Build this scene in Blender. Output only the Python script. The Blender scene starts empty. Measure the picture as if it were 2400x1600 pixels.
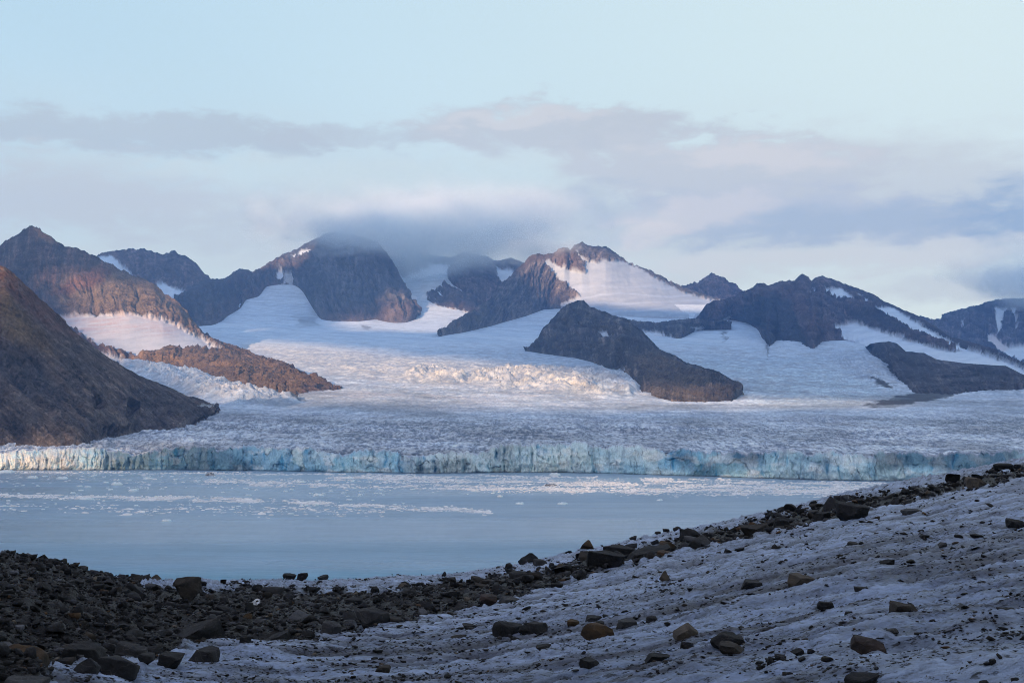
import bpy, bmesh, math, random
import numpy as np

# ------------------------------------------------------------------ camera, sky, sun, exposure
F = 3333.0                      # focal length in photo pixels (50 mm on a 36 mm sensor, 2400 px wide)
H = 70.0                        # eye height above the water
HOR = 985.0                     # row of the level horizon
PITCH = math.atan((HOR - 800.0) / F)
CP, SP = math.cos(PITCH), math.sin(PITCH)
SUN_EL = math.radians(13.0)
SUN_AZ = math.radians(25.0)     # the sun stands behind the camera, 25 degrees to its left
EXPOSURE = 1.05
SUN_STRENGTH = 5.0
SKY_STRENGTH = 0.10

scn = bpy.context.scene
col = scn.collection
cam = bpy.data.cameras.new('camera')
cam.lens, cam.sensor_width, cam.sensor_fit = 50.0, 36.0, 'HORIZONTAL'
cam.clip_start, cam.clip_end = 0.5, 90000.0
cam_ob = bpy.data.objects.new('camera', cam)
cam_ob.location = (0, 0, H)
cam_ob.rotation_euler = (math.pi / 2 + PITCH, 0, 0)
col.objects.link(cam_ob)
scn.camera = cam_ob

scn.view_settings.view_transform = 'Standard'
scn.view_settings.look = 'None'
scn.view_settings.gamma = 1.0
scn.view_settings.use_curve_mapping = False
scn.view_settings.exposure = EXPOSURE
scn.render.engine = 'CYCLES'
cy = scn.cycles
cy.use_denoising = True
cy.denoiser = 'OPENIMAGEDENOISE'
cy.denoising_prefilter = 'FAST'
cy.use_adaptive_sampling = False
cy.pixel_filter_type = 'BLACKMAN_HARRIS'
cy.filter_width = 0.95
cy.max_bounces = 12
cy.diffuse_bounces = 3
cy.glossy_bounces = 3
cy.transparent_max_bounces = 6
cy.volume_bounces = 10
cy.volume_max_steps = 96
cy.volume_step_rate = 1.0
cy.caustics_reflective = False
cy.caustics_refractive = False

# direction in which the sunlight travels
SUN_DIR = np.array([math.sin(SUN_AZ) * math.cos(SUN_EL), math.cos(SUN_AZ) * math.cos(SUN_EL), -math.sin(SUN_EL)])


def lin(c):
    out = []
    for v in c[:3]:
        v = v / 255.0
        out.append(v / 12.92 if v <= 0.04045 else ((v + 0.055) / 1.055) ** 2.4)
    return tuple(out)


class NG:
    """small helper that wires shader nodes"""
    def __init__(self, nt):
        self.nt = nt

    def n(self, kind, **kw):
        nd = self.nt.nodes.new(kind)
        for k, v in kw.items():
            setattr(nd, k, v)
        return nd

    def put(self, sock, v):
        if v is None:
            return
        if hasattr(v, 'is_output'):
            self.nt.links.new(v, sock)
        else:
            sock.default_value = v

    def m(self, op, a, b=None, c=None, clamp=False):
        nd = self.n('ShaderNodeMath', operation=op, use_clamp=clamp)
        self.put(nd.inputs[0], a)
        self.put(nd.inputs[1], b)
        self.put(nd.inputs[2], c)
        return nd.outputs[0]

    def mix(self, fac, a, b, blend='MIX'):
        nd = self.n('ShaderNodeMix', data_type='RGBA', blend_type=blend)
        self.put(nd.inputs[0], fac)
        for s, v in ((nd.inputs[6], a), (nd.inputs[7], b)):
            if not hasattr(v, 'is_output') and len(v) == 3:
                v = (*v, 1.0)
            self.put(s, v)
        return nd.outputs[2]

    def ramp(self, v, lo, hi, a=0.0, b=1.0, smooth=True):
        nd = self.n('ShaderNodeMapRange', interpolation_type='SMOOTHSTEP' if smooth else 'LINEAR')
        self.put(nd.inputs[0], v)
        for i, x in enumerate((lo, hi, a, b)):
            self.put(nd.inputs[1 + i], x)
        return nd.outputs[0]

    def vec(self, x, y, z):
        nd = self.n('ShaderNodeCombineXYZ')
        for i, v in enumerate((x, y, z)):
            self.put(nd.inputs[i], v)
        return nd.outputs[0]

    def vmul(self, v, s):
        nd = self.n('ShaderNodeVectorMath', operation='MULTIPLY')
        self.put(nd.inputs[0], v)
        self.put(nd.inputs[1], s)
        return nd.outputs[0]

    def noise(self, v, scale, detail=4.0, rough=0.55, dist=0.0, out='Fac'):
        nd = self.n('ShaderNodeTexNoise')
        self.put(nd.inputs['Vector'], v)
        self.put(nd.inputs['Scale'], scale)
        nd.inputs['Detail'].default_value = detail
        nd.inputs['Roughness'].default_value = rough
        nd.inputs['Distortion'].default_value = dist
        return nd.outputs[out]


# ---- the sky: Nishita daylight under a thin veil with layered evening clouds
world = bpy.data.worlds.new('World')
scn.world = world
world.use_nodes = True
wt = world.node_tree
wt.nodes.clear()
g = NG(wt)
sky = g.n('ShaderNodeTexSky', sky_type='NISHITA')
sky.sun_disc = False
sky.sun_elevation = SUN_EL
sky.sun_rotation = math.pi + SUN_AZ
sky.altitude = 70.0
sky.air_density, sky.dust_density, sky.ozone_density = 1.0, 0.6, 1.6
tc = g.n('ShaderNodeTexCoord')
sep = g.n('ShaderNodeSeparateXYZ')
wt.links.new(tc.outputs['Generated'], sep.inputs[0])
gx, gy, gz = sep.outputs
azim = g.m('ARCTAN2', gx, gy)                       # 0 straight ahead, positive to the right
elev = g.m('ARCSINE', gz)
K = 1.0 / (SKY_STRENGTH * 2 ** EXPOSURE)


def skyc(*rgb):
    return tuple(v * K * w for v, w in zip(lin(rgb), (1.08, 1.07, 1.02)))


def A(px):
    return math.atan((px - 1200.0) / F)


def E(py):
    return math.atan((HOR - py) / F)


# veil of pale blue that whitens towards the right and the horizon
hi = g.ramp(elev, E(700), E(0), 0, 1)
rt = g.ramp(azim, A(-400), A(2600), 0, 1)
low_c = g.mix(rt, skyc(199, 213, 229), skyc(221, 228, 236))
top_c = g.mix(rt, skyc(186, 214, 240), skyc(217, 232, 240))
veil = g.mix(hi, low_c, top_c)
up = g.ramp(elev, E(0), 1.1, 0, 1)
veil = g.mix(up, veil, (0.42 * K, 0.64 * K, 1.02 * K))
c = g.mix(0.88, sky.outputs[0], veil)
# cloud space: stretched along the horizon, with the edges torn by noise
p0 = g.vec(g.m('MULTIPLY', azim, 9.0), g.m('MULTIPLY', elev, 26.0), 0.0)
w1 = g.noise(p0, 1.3, 6.0, 0.58, 0.3)
p1 = g.vec(g.m('MULTIPLY', azim, 22.0), g.m('MULTIPLY', elev, 60.0), 3.7)
w2 = g.noise(p1, 1.6, 7.0, 0.62, 0.5)
wn = g.m('ADD', g.m('MULTIPLY', g.m('SUBTRACT', w1, 0.5), 1.5), g.m('MULTIPLY', g.m('SUBTRACT', w2, 0.5), 1.3))
p2 = g.vec(g.m('MULTIPLY', azim, 12.0), g.m('MULTIPLY', elev, 30.0), 9.1)
wx = g.m('MULTIPLY', g.m('SUBTRACT', g.noise(p2, 1.5, 4.0, 0.5), 0.5), 0.03)
wy = g.m('MULTIPLY', g.m('SUBTRACT', g.noise(p2, 2.3, 5.0, 0.55), 0.5), 0.03)
az2 = g.m('ADD', azim, wx)
el2 = g.m('ADD', elev, wy)


def cloud(c, px, py, rx, ry, rgb, weight, tilt=0.0, soft=1.0, rough=1.0):
    dx = g.m('MULTIPLY', g.m('SUBTRACT', az2, A(px)), F / rx)
    e0 = g.m('SUBTRACT', el2, E(py))
    if tilt:
        e0 = g.m('SUBTRACT', e0, g.m('MULTIPLY', g.m('SUBTRACT', az2, A(px)), tilt))
    dy = g.m('MULTIPLY', e0, F / ry)
    r2 = g.m('ADD', g.m('MULTIPLY', dx, dx), g.m('MULTIPLY', dy, dy))
    s = g.m('SUBTRACT', 1.0, g.m('SQRT', r2))
    s = g.m('ADD', s, g.m('MULTIPLY', wn, rough))
    mk = g.ramp(s, -0.12 * soft, 0.52 * soft, 0, weight)
    return g.mix(mk, c, skyc(*rgb))


# a broken band of cloud all round the horizon
band = g.m('MULTIPLY', g.ramp(elev, E(1000), E(640), 0, 1), g.ramp(elev, E(560), E(140), 1, 0))
bn = g.noise(g.vec(g.m('MULTIPLY', azim, 5.0), g.m('MULTIPLY', elev, 22.0), 1.0), 1.1, 6.0, 0.55, 0.2)
c = g.mix(g.m('MULTIPLY', band, g.ramp(bn, 0.40, 0.66, 0, 0.75)), c, skyc(206, 213, 224))
CLOUDS = [
    (1950, 470, 760, 165, (204, 210, 223), .85, 0.0, 1.3, .7),
    (1000, 480, 800, 120, (203, 212, 225), .7, 0.0, 1.4, .8),
    (1500, 570, 1500, 160, (206, 213, 224), .9, 0.0, 1.6, .5),
    (350, 325, 620, 50, (183, 194, 213), .85, 0.0, 1.0, 1.0),
    (820, 318, 260, 34, (187, 196, 214), .65, 0.0, 1.0, 1.0),
    (120, 480, 560, 110, (198, 204, 219), .85, -.03, 1.3, 1.0),
    (640, 415, 420, 42, (208, 223, 236), .55, 0.0, 1.2, .8),
    (1330, 300, 440, 66, (193, 199, 215), .95, -.02, 0.9, .9),
    (1240, 270, 220, 26, (214, 214, 226), .60, .04, 1.0, .9),
    (1080, 420, 420, 50, (206, 222, 234), .50, .05, 1.2, .8),
    (1720, 405, 430, 100, (199, 204, 219), .97, -.10, 0.7, .8),
    (1760, 372, 280, 40, (218, 216, 227), .70, -.08, 1.1, .9),
    (1250, 520, 560, 88, (192, 202, 219), .90, .02, 1.1, 1.0),
    (700, 560, 560, 70, (196, 205, 221), .75, .02, 1.2, 1.0),
    (1900, 520, 560, 78, (189, 197, 219), .90, -.05, 1.0, 1.0),
    (1640, 500, 240, 46, (216, 214, 226), .70, .12, 1.1, 1.0),
    (1530, 545, 90, 46, (222, 218, 228), .75, .30, 1.1, 1.0),
    (1990, 535, 460, 52, (168, 184, 212), .72, .05, 1.6, .9),
    (2430, 545, 190, 120, (150, 172, 208), .85, .10, 1.7, .9),
    (1980, 612, 560, 42, (214, 217, 228), .85, .02, 1.2, .8),
    (1060, 590, 430, 42, (200, 208, 221), .85, -.02, 1.2, .8),
    (2350, 690, 360, 40, (206, 212, 224), .80, 0.0, 1.2, .7),
    (300, 640, 500, 60, (203, 216, 230), .55, 0.0, 1.3, .7),
]
for q in CLOUDS:
    c = cloud(c, *q)
# the colours above are those seen through the air of the bay; give back what that air takes away
thin = g.ramp(elev, 0.10, 0.62, 0, 1)
c = g.mix(1.0, c, g.mix(thin, (1.27, 1.25, 1.07), (1.0, 1.0, 1.0)), 'MULTIPLY')
# below the horizon the far sea
c = g.mix(g.ramp(elev, -0.02, 0.0, 1, 0), c, skyc(120, 140, 165))
bg = g.n('ShaderNodeBackground')
bg.inputs[1].default_value = SKY_STRENGTH
wt.links.new(c, bg.inputs[0])
wo = g.n('ShaderNodeOutputWorld')
wt.links.new(bg.outputs[0], wo.inputs[0])
world.cycles.sampling_method = 'MANUAL'
world.cycles.sample_map_resolution = 512

sl = bpy.data.lights.new('sun', 'SUN')
sl.energy = SUN_STRENGTH
sl.angle = math.radians(0.55)
sl.color = (1.0, 0.66, 0.38)
sun_ob = bpy.data.objects.new('sun', sl)
sun_ob.rotation_euler = (math.pi / 2 - SUN_EL, 0, -SUN_AZ)
col.objects.link(sun_ob)

# ------------------------------------------------------------------ maths helpers
rng = np.random.default_rng(7)
random.seed(7)


def ray(px, py):
    cx = (np.asarray(px, float) - 1200.0) / F
    cyy = (800.0 - np.asarray(py, float)) / F
    dy = CP - cyy * SP
    dz = SP + cyy * CP
    return cx / dy, dz / dy


def P(px, py, D):
    """world point seen at photo pixel (px, py) at the distance D"""
    kx, kz = ray(px, py)
    D = np.asarray(D, float)
    return np.stack(np.broadcast_arrays(kx * D, D, H + kz * D), -1)


def pix(v):
    z = v[..., 2] - H
    fw = v[..., 1] * CP + z * SP
    up_ = -v[..., 1] * SP + z * CP
    fw = np.maximum(fw, 1e-3)
    return 1200 + F * v[..., 0] / fw, 800 - F * up_ / fw


def water_D(px, py):
    kx, kz = ray(px, py)
    return -H / np.minimum(kz, -1e-4)


_G = np.array([[1, 1, 0], [-1, 1, 0], [1, -1, 0], [-1, -1, 0], [1, 0, 1], [-1, 0, 1], [1, 0, -1], [-1, 0, -1],
               [0, 1, 1], [0, -1, 1], [0, 1, -1], [0, -1, -1], [1, 1, 0], [-1, 1, 0], [0, -1, 1], [0, -1, -1]], float)


def _hash(x, y, z, seed):
    h = (x.astype(np.uint32) * np.uint32(374761393) + y.astype(np.uint32) * np.uint32(668265263)
         + z.astype(np.uint32) * np.uint32(2147483647 - 58) + np.uint32(seed * 974711 & 0xffffffff))
    h = (h ^ (h >> np.uint32(13))) * np.uint32(1274126177)
    return (h ^ (h >> np.uint32(16))) & np.uint32(15)


def perlin(x, y, z=None, seed=0):
    x = np.asarray(x, float)
    y = np.asarray(y, float)
    if z is None:
        z = np.zeros_like(x) + 0.37
    xi, yi, zi = np.floor(x).astype(np.int64), np.floor(y).astype(np.int64), np.floor(z).astype(np.int64)
    fx, fy, fz = x - xi, y - yi, z - zi
    u, v, w = (t * t * t * (t * (t * 6 - 15) + 10) for t in (fx, fy, fz))
    res = 0.0
    for i in (0, 1):
        for j in (0, 1):
            for k in (0, 1):
                gr = _G[_hash(xi + i, yi + j, zi + k, seed)]
                d = gr[..., 0] * (fx - i) + gr[..., 1] * (fy - j) + gr[..., 2] * (fz - k)
                res = res + d * (u if i else 1 - u) * (v if j else 1 - v) * (w if k else 1 - w)
    return res


def fbm(x, y, z=None, octv=4, gain=0.5, lac=2.03, seed=0):
    s, a, f = 0.0, 1.0, 1.0
    for o in range(octv):
        s = s + a * perlin(x * f, y * f, None if z is None else z * f, seed + o * 17)
        a *= gain
        f *= lac
    return s


def ridged(x, y, z=None, octv=4, gain=0.5, lac=2.1, seed=0):
    s, a, f = 0.0, 1.0, 1.0
    for o in range(octv):
        s = s + a * (1 - 2 * np.abs(perlin(x * f, y * f, None if z is None else z * f, seed + o * 17)))
        a *= gain
        f *= lac
    return s


def sstep(x, a, b):
    t = np.clip((x - a) / (b - a), 0, 1)
    return t * t * (3 - 2 * t)


def poly(px, py, pts, feather=3.0):
    """1 inside the polygon, 0 outside, blended over the feather distance"""
    pts = np.asarray(pts, float)
    x, y = np.asarray(px, float), np.asarray(py, float)
    out = np.zeros(x.shape)
    pad = feather * 2 + 1
    sel = (x > pts[:, 0].min() - pad) & (x < pts[:, 0].max() + pad) & (y > pts[:, 1].min() - pad) & (y < pts[:, 1].max() + pad)
    if not sel.any():
        return out
    xs, ys = x[sel], y[sel]
    ins = np.zeros(xs.shape, bool)
    d2 = np.full(xs.shape, 1e18)
    n = len(pts)
    for i in range(n):
        x0, y0 = pts[i]
        x1, y1 = pts[(i + 1) % n]
        if y0 != y1:
            ins ^= ((y0 > ys) != (y1 > ys)) & (xs < (x1 - x0) * (ys - y0) / (y1 - y0) + x0)
        ex, ey = x1 - x0, y1 - y0
        t = np.clip(((xs - x0) * ex + (ys - y0) * ey) / (ex * ex + ey * ey + 1e-9), 0, 1)
        d2 = np.minimum(d2, (xs - x0 - t * ex) ** 2 + (ys - y0 - t * ey) ** 2)
    sd = np.sqrt(d2) * np.where(ins, 1, -1)
    out[sel] = sstep(sd, -feather, feather)
    return out


def over(base, colour, mask):
    return base * (1 - mask[..., None]) + np.asarray(colour, float) * mask[..., None]


# ------------------------------------------------------------------ mesh helpers
def new_mesh(name, verts, faces, colours=None, smooth=True, alpha=None):
    verts = np.ascontiguousarray(verts, dtype=np.float32).reshape(-1, 3)
    faces = np.ascontiguousarray(faces, dtype=np.int32)
    me = bpy.data.meshes.new(name)
    nf, k = faces.shape
    me.vertices.add(len(verts))
    me.vertices.foreach_set('co', verts.ravel())
    me.loops.add(nf * k)
    me.loops.foreach_set('vertex_index', faces.ravel())
    me.polygons.add(nf)
    me.polygons.foreach_set('loop_start', np.arange(0, nf * k, k, dtype=np.int32))
    if smooth:
        me.polygons.foreach_set('use_smooth', np.ones(nf, bool))
    if colours is not None:
        at = me.attributes.new('albedo', 'FLOAT_COLOR', 'POINT')
        c4 = np.ones((len(verts), 4), np.float32)
        c4[:, :3] = np.asarray(colours).reshape(-1, 3)
        if alpha is not None:
            c4[:, 3] = np.asarray(alpha).ravel()
        at.data.foreach_set('color', c4.ravel())
    me.update(calc_edges=True)
    me.validate()
    return me


def new_obj(name, me, mat=None, kind=None, label=None, cat=None, group=None, parent=None, loc=None):
    o = bpy.data.objects.new(name, me)
    col.objects.link(o)
    if mat is not None and me is not None and not me.materials:
        me.materials.append(mat)
    for k, v in (('kind', kind), ('label', label), ('category', cat), ('group', group)):
        if v:
            o[k] = v
    if parent is not None:
        o.parent = parent
    if loc is not None:
        o.location = loc
    return o


def grid_faces(nr, nc):
    i = np.arange(nr * nc).reshape(nr, nc)
    return np.stack([i[:-1, :-1], i[:-1, 1:], i[1:, 1:], i[1:, :-1]], -1).reshape(-1, 4)


def grid_normals(V):
    du = np.gradient(V, axis=1)
    dv = np.gradient(V, axis=0)
    n = np.cross(du, dv)
    return n / (np.linalg.norm(n, axis=-1, keepdims=True) + 1e-9)


# ------------------------------------------------------------------ materials
def mat_new(name):
    m = bpy.data.materials.new(name)
    m.use_nodes = True
    m.node_tree.nodes.clear()
    gg = NG(m.node_tree)
    out = gg.n('ShaderNodeOutputMaterial')
    b = gg.n('ShaderNodeBsdfPrincipled')
    m.node_tree.links.new(b.outputs[0], out.inputs[0])
    return m, gg, b, out


def albedo_attr(gg):
    a = gg.n('ShaderNodeAttribute', attribute_name='albedo')
    return a.outputs['Color']


def bump(gg, b, height, dist, strength=1.0):
    bp = gg.n('ShaderNodeBump')
    bp.inputs['Strength'].default_value = strength
    bp.inputs['Distance'].default_value = dist
    gg.put(bp.inputs['Height'], height)
    gg.nt.links.new(bp.outputs[0], b.inputs['Normal'])


def terrain_mat(name, scale, contrast, bump_d, rough=0.9, spec=0.2, stretch=(1, 1, 1)):
    m, gg, b, o = mat_new(name)
    t = gg.n('ShaderNodeTexCoord').outputs['Object']
    t = gg.vmul(t, stretch)
    n1 = gg.noise(t, scale, 8.0, 0.62)
    n2 = gg.noise(t, scale * 8.0, 6.0, 0.68)
    f = gg.m('ADD', gg.m('MULTIPLY', n1, 0.45), gg.m('MULTIPLY', n2, 0.55))
    k = gg.ramp(f, 0.3, 0.7, 1 - contrast, 1 + contrast, False)
    at = gg.n('ShaderNodeAttribute', attribute_name='albedo')
    # alpha 0 marks clean snow, whose surface is even
    k = gg.m('ADD', 1.0, gg.m('MULTIPLY', gg.m('SUBTRACT', k, 1.0), gg.ramp(at.outputs['Alpha'], 0, 1, .14, 1, False)))
    c_ = gg.mix(1.0, at.outputs['Color'], gg.vec(k, k, k), 'MULTIPLY')
    gg.put(b.inputs['Base Color'], c_)
    f = gg.m('MULTIPLY', f, gg.ramp(at.outputs['Alpha'], 0, 1, .25, 1, False))
    b.inputs['Roughness'].default_value = rough
    b.inputs['Specular IOR Level'].default_value = spec
    bump(gg, b, f, bump_d)
    return m


M_ROCK = terrain_mat('mountain_rock', 0.022, 0.95, 14.0, 0.95, 0.1, (1, 1, 0.6))
M_GLACIER = terrain_mat('glacier_ice', 0.022, 0.34, 6.0, 0.65, 0.25)
M_CLIFF = terrain_mat('calving_ice', 0.07, 0.34, 2.5, 0.5, 0.3, (1, 1, 0.45))

# water: milky melt water with wind ripples and smooth slicks
M_WATER, gg, b, o = mat_new('fjord_water')
t = gg.n('ShaderNodeTexCoord').outputs['Object']
slick = gg.noise(gg.vmul(t, (0.0010, 0.006, 1)), 1.0, 4.0, 0.5, 0.4)
tint = gg.noise(gg.vmul(t, (0.0006, 0.0032, 1)), 1.0, 3.0, 0.5, 0.3)
sy = gg.n('ShaderNodeSeparateXYZ')
gg.put(sy.inputs[0], t)
farm = gg.ramp(sy.outputs[1], 430, 950, 0, 1)
cw = gg.mix(gg.ramp(tint, 0.35, 0.65, 0, 1), (0.008, 0.17, 0.34), (0.03, 0.27, 0.41))
cw = gg.mix(farm, cw, (0.22, 0.33, 0.45))
rp = gg.noise(gg.vmul(t, (0.02, 0.05, 1)), 1.0, 6.0, 0.75)
kr = gg.ramp(rp, 0.35, 0.65, 0.86, 1.14, False)
cw = gg.mix(1.0, cw, gg.vec(kr, kr, kr), 'MULTIPLY')
gg.put(b.inputs['Base Color'], cw)
gg.put(b.inputs['Roughness'], gg.ramp(slick, 0.35, 0.65, 0.24, 0.42))
b.inputs['IOR'].default_value = 1.333
rip = gg.noise(gg.vmul(t, (0.10, 0.22, 1)), 1.0, 4.0, 0.65)
rip2 = gg.noise(gg.vmul(t, (0.9, 1.6, 1)), 1.0, 3.0, 0.6)
hh = gg.m('ADD', gg.m('MULTIPLY', rip, 1.6), gg.m('MULTIPLY', rip2, 0.16))
bump(gg, b, gg.m('MULTIPLY', hh, gg.ramp(slick, 0.35, 0.62, 0.35, 1.0)), 1.6, 0.7)

# dirty glacier ice of the slope in front
M_GROUND, gg, b, o = mat_new('dirty_ice')
t = gg.n('ShaderNodeTexCoord').outputs['Object']
ts = gg.vmul(t, (0.30, 1.5, 1.0))
n1 = gg.noise(ts, 1.3, 10.0, 0.7, 0.5)
n2 = gg.noise(gg.vmul(t, (0.7, 1.0, 1.0)), 8.0, 8.0, 0.74)
n3 = gg.noise(gg.vmul(t, (0.45, 1.0, 1.0)), 21.0, 3.0, 0.65)
n4 = gg.noise(gg.vmul(t, (0.6, 1.0, 1.0)), 7.5, 3.0, 0.6)
fine = gg.m('ADD', gg.m('MULTIPLY', n1, 0.45), gg.m('MULTIPLY', n2, 0.55))
k = gg.ramp(fine, 0.36, 0.64, 0.38, 1.55, False)
ca = gg.mix(1.0, albedo_attr(gg), gg.vec(k, k, k), 'MULTIPLY')
grit = gg.m('MAXIMUM', gg.ramp(n3, 0.545, 0.61, 0, 1), gg.ramp(n4, 0.59, 0.65, 0, 1))
grit = gg.m('MULTIPLY', grit, gg.ramp(n1, 0.60, 0.42, 0.12, 0.95))
ca = gg.mix(grit, ca, (0.022, 0.022, 0.026))
gg.put(b.inputs['Base Color'], ca)
gg.put(b.inputs['Roughness'], gg.ramp(n2, 0.3, 0.7, 0.42, 0.8))
b.inputs['Specular IOR Level'].default_value = 0.35
bump(gg, b, gg.m('SUBTRACT', gg.m('ADD', gg.m('MULTIPLY', n1, 1.0), gg.m('MULTIPLY', n2, 0.5)), gg.m('MULTIPLY', grit, .15)), 0.30, 1.0)


def stone_mat(name, c1, c2, c3, vein=0.0):
    m, gg, b, o = mat_new(name)
    t = gg.n('ShaderNodeTexCoord').outputs['Object']
    info = gg.n('ShaderNodeObjectInfo')
    off = gg.n('ShaderNodeVectorMath', operation='ADD')
    gg.put(off.inputs[0], t)
    gg.put(off.inputs[1], gg.vec(gg.m('MULTIPLY', info.outputs['Random'], 40.0), 0.0, 0.0))
    t = off.outputs[0]
    n1 = gg.noise(t, 2.6, 7.0, 0.62, 0.6)
    n2 = gg.noise(t, 14.0, 5.0, 0.7)
    cc = gg.mix(gg.ramp(n1, 0.36, 0.62, 0, 1), c1, c2)
    cc = gg.mix(gg.ramp(n2, 0.55, 0.72, 0, 0.7), cc, c3)
    if vein:
        w = gg.noise(gg.vmul(t, (1.0, 1.0, 2.0)), 1.7, 3.0, 0.5, 1.5)
        ln = gg.ramp(gg.m('ABSOLUTE', gg.m('SUBTRACT', w, 0.5)), 0.0, 0.012, vein, 0)
        cc = gg.mix(ln, cc, (0.22, 0.19, 0.17))
    gg.put(b.inputs['Base Color'], cc)
    b.inputs['Roughness'].default_value = 0.85
    b.inputs['Specular IOR Level'].default_value = 0.25
    bump(gg, b, gg.m('ADD', n1, gg.m('MULTIPLY', n2, 0.4)), 0.10, 0.9)
    return m


STONE = {
    'black': stone_mat('black_stone', (0.008, 0.008, 0.010), (0.015, 0.015, 0.017), (0.024, 0.023, 0.025), 0.12),
    'dark': stone_mat('dark_grey_stone', (0.014, 0.014, 0.017), (0.026, 0.026, 0.028), (0.045, 0.043, 0.043), 0.2),
    'grey': stone_mat('grey_stone', (0.030, 0.031, 0.035), (0.052, 0.052, 0.055), (0.080, 0.077, 0.075), 0.2),
    'brown': stone_mat('brown_stone', (0.018, 0.016, 0.015), (0.034, 0.028, 0.024), (0.055, 0.045, 0.037), 0.12),
    'ochre': stone_mat('ochre_stone', (0.026, 0.021, 0.017), (0.075, 0.045, 0.023), (0.022, 0.021, 0.021), 0.12),
    'tan': stone_mat('tan_stone', (0.052, 0.043, 0.036), (0.090, 0.071, 0.054), (0.034, 0.031, 0.030), 0.1),
    'red': stone_mat('reddish_stone', (0.026, 0.019, 0.018), (0.048, 0.033, 0.029), (0.028, 0.027, 0.028), 0.12),
}
# rubble and gravel: colour carried per stone
M_RUBBLE, gg, b, o = mat_new('rubble_stone')
t = gg.n('ShaderNodeTexCoord').outputs['Object']
n1 = gg.noise(t, 5.0, 6.0, 0.68)
k = gg.ramp(n1, 0.3, 0.7, 0.55, 1.5, False)
gg.put(b.inputs['Base Color'], gg.mix(1.0, albedo_attr(gg), gg.vec(k, k, k), 'MULTIPLY'))
b.inputs['Roughness'].default_value = 0.85
b.inputs['Specular IOR Level'].default_value = 0.25
bump(gg, b, n1, 0.08, 0.8)

M_FLOE, gg, b, o = mat_new('floating_ice')
t = gg.n('ShaderNodeTexCoord').outputs['Object']
n1 = gg.noise(t, 0.5, 5.0, 0.6)
gg.put(b.inputs['Base Color'], gg.mix(gg.ramp(n1, 0.4, 0.65, 0, 1), (0.80, 0.83, 0.85), (0.58, 0.74, 0.80)))
b.inputs['Roughness'].default_value = 0.55
M_FLOE_DIRTY, gg, b, o = mat_new('dirty_floating_ice')
t = gg.n('ShaderNodeTexCoord').outputs['Object']
n1 = gg.noise(t, 0.45, 5.0, 0.6)
gg.put(b.inputs['Base Color'], gg.mix(gg.ramp(n1, 0.46, 0.54, 0, 1), (0.07, 0.07, 0.08), (0.42, 0.42, 0.44)))
b.inputs['Roughness'].default_value = 0.8
M_BRASH, gg, b, o = mat_new('brash_ice')
gg.put(b.inputs['Base Color'], albedo_attr(gg))
b.inputs['Roughness'].default_value = 0.6

# ------------------------------------------------------------------ glacier
_T = np.array([(1090, 1680), (1070, 1800), (1050, 1930), (1000, 2500), (950, 3300), (900, 4100), (850, 5200), (800, 6600),
               (760, 8000), (720, 8600), (664, 9100), (620, 9700), (580, 10200), (500, 11200)], float)[::-1]
_ty = np.arange(480, 1101, 1.0)
_tv = np.interp(_ty, _T[:, 0], _T[:, 1])
_kern = np.hanning(33)
_kern /= _kern.sum()
_tv = np.convolve(np.pad(_tv, 16, mode='reflect', reflect_type='odd'), _kern, mode='valid')


def TAB(py):
    return np.interp(py, _ty, _tv)


FT = np.array([(-600, 1066), (-200, 1066), (0, 1064), (60, 1058), (140, 1060), (200, 1052), (250, 1054), (270, 1062), (320, 1064), (350, 1060),
               (385, 1056), (420, 1049), (480, 1052), (560, 1054), (620, 1057), (700, 1058), (800, 1064), (850, 1062), (970, 1066),
               (985, 1066), (1010, 1067), (1050, 1062), (1130, 1058), (1180, 1050), (1230, 1046), (1290, 1044), (1370, 1046),
               (1400, 1056), (1430, 1055), (1500, 1057), (1600, 1060), (1650, 1066), (1700, 1067), (1760, 1063), (1800, 1066),
               (1860, 1062), (1905, 1064), (1950, 1060), (2000, 1070), (2040, 1066), (2100, 1072), (2200, 1072), (2300, 1066), (2400, 1064),
               (3000, 1062)], float)
FB = np.array([(-600, 1098), (-200, 1100), (0, 1101), (260, 1101), (400, 1101), (600, 1103), (800, 1107), (1000, 1109), (1200, 1107),
               (1300, 1107), (1400, 1109), (1500, 1112), (1600, 1115), (1700, 1118), (1800, 1121), (1900, 1124), (2100, 1128),
               (2400, 1134), (3000, 1140)], float)
STOP = np.array([(-600, 790), (400, 780), (450, 715), (500, 712), (545, 700), (580, 652), (700, 652), (760, 726), (905, 726), (918, 632), (1060, 632),
                 (1110, 715), (1220, 725), (1300, 705), (1480, 715), (1690, 712), (1760, 742), (1950, 785), (2010, 800),
                 (2100, 822), (2250, 850), (2400, 884), (2700, 910), (3000, 920)], float)


def front_top(px):
    return np.interp(px, FT[:, 0], FT[:, 1])


def front_D(px):
    return water_D(px, np.interp(px, FB[:, 0], FB[:, 1]))


def S(px, py):
    """distance of the glacier surface at a photo pixel"""
    px = np.asarray(px, float)
    py = np.asarray(py, float)
    d0 = front_D(px) + 46.0
    yt = front_top(px)
    T = TAB(py)
    Tt = TAB(yt)
    m = TAB(950.0)
    return np.where(py > 950, d0 + (m - d0) * (T - Tt) / (m - Tt), T)


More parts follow.
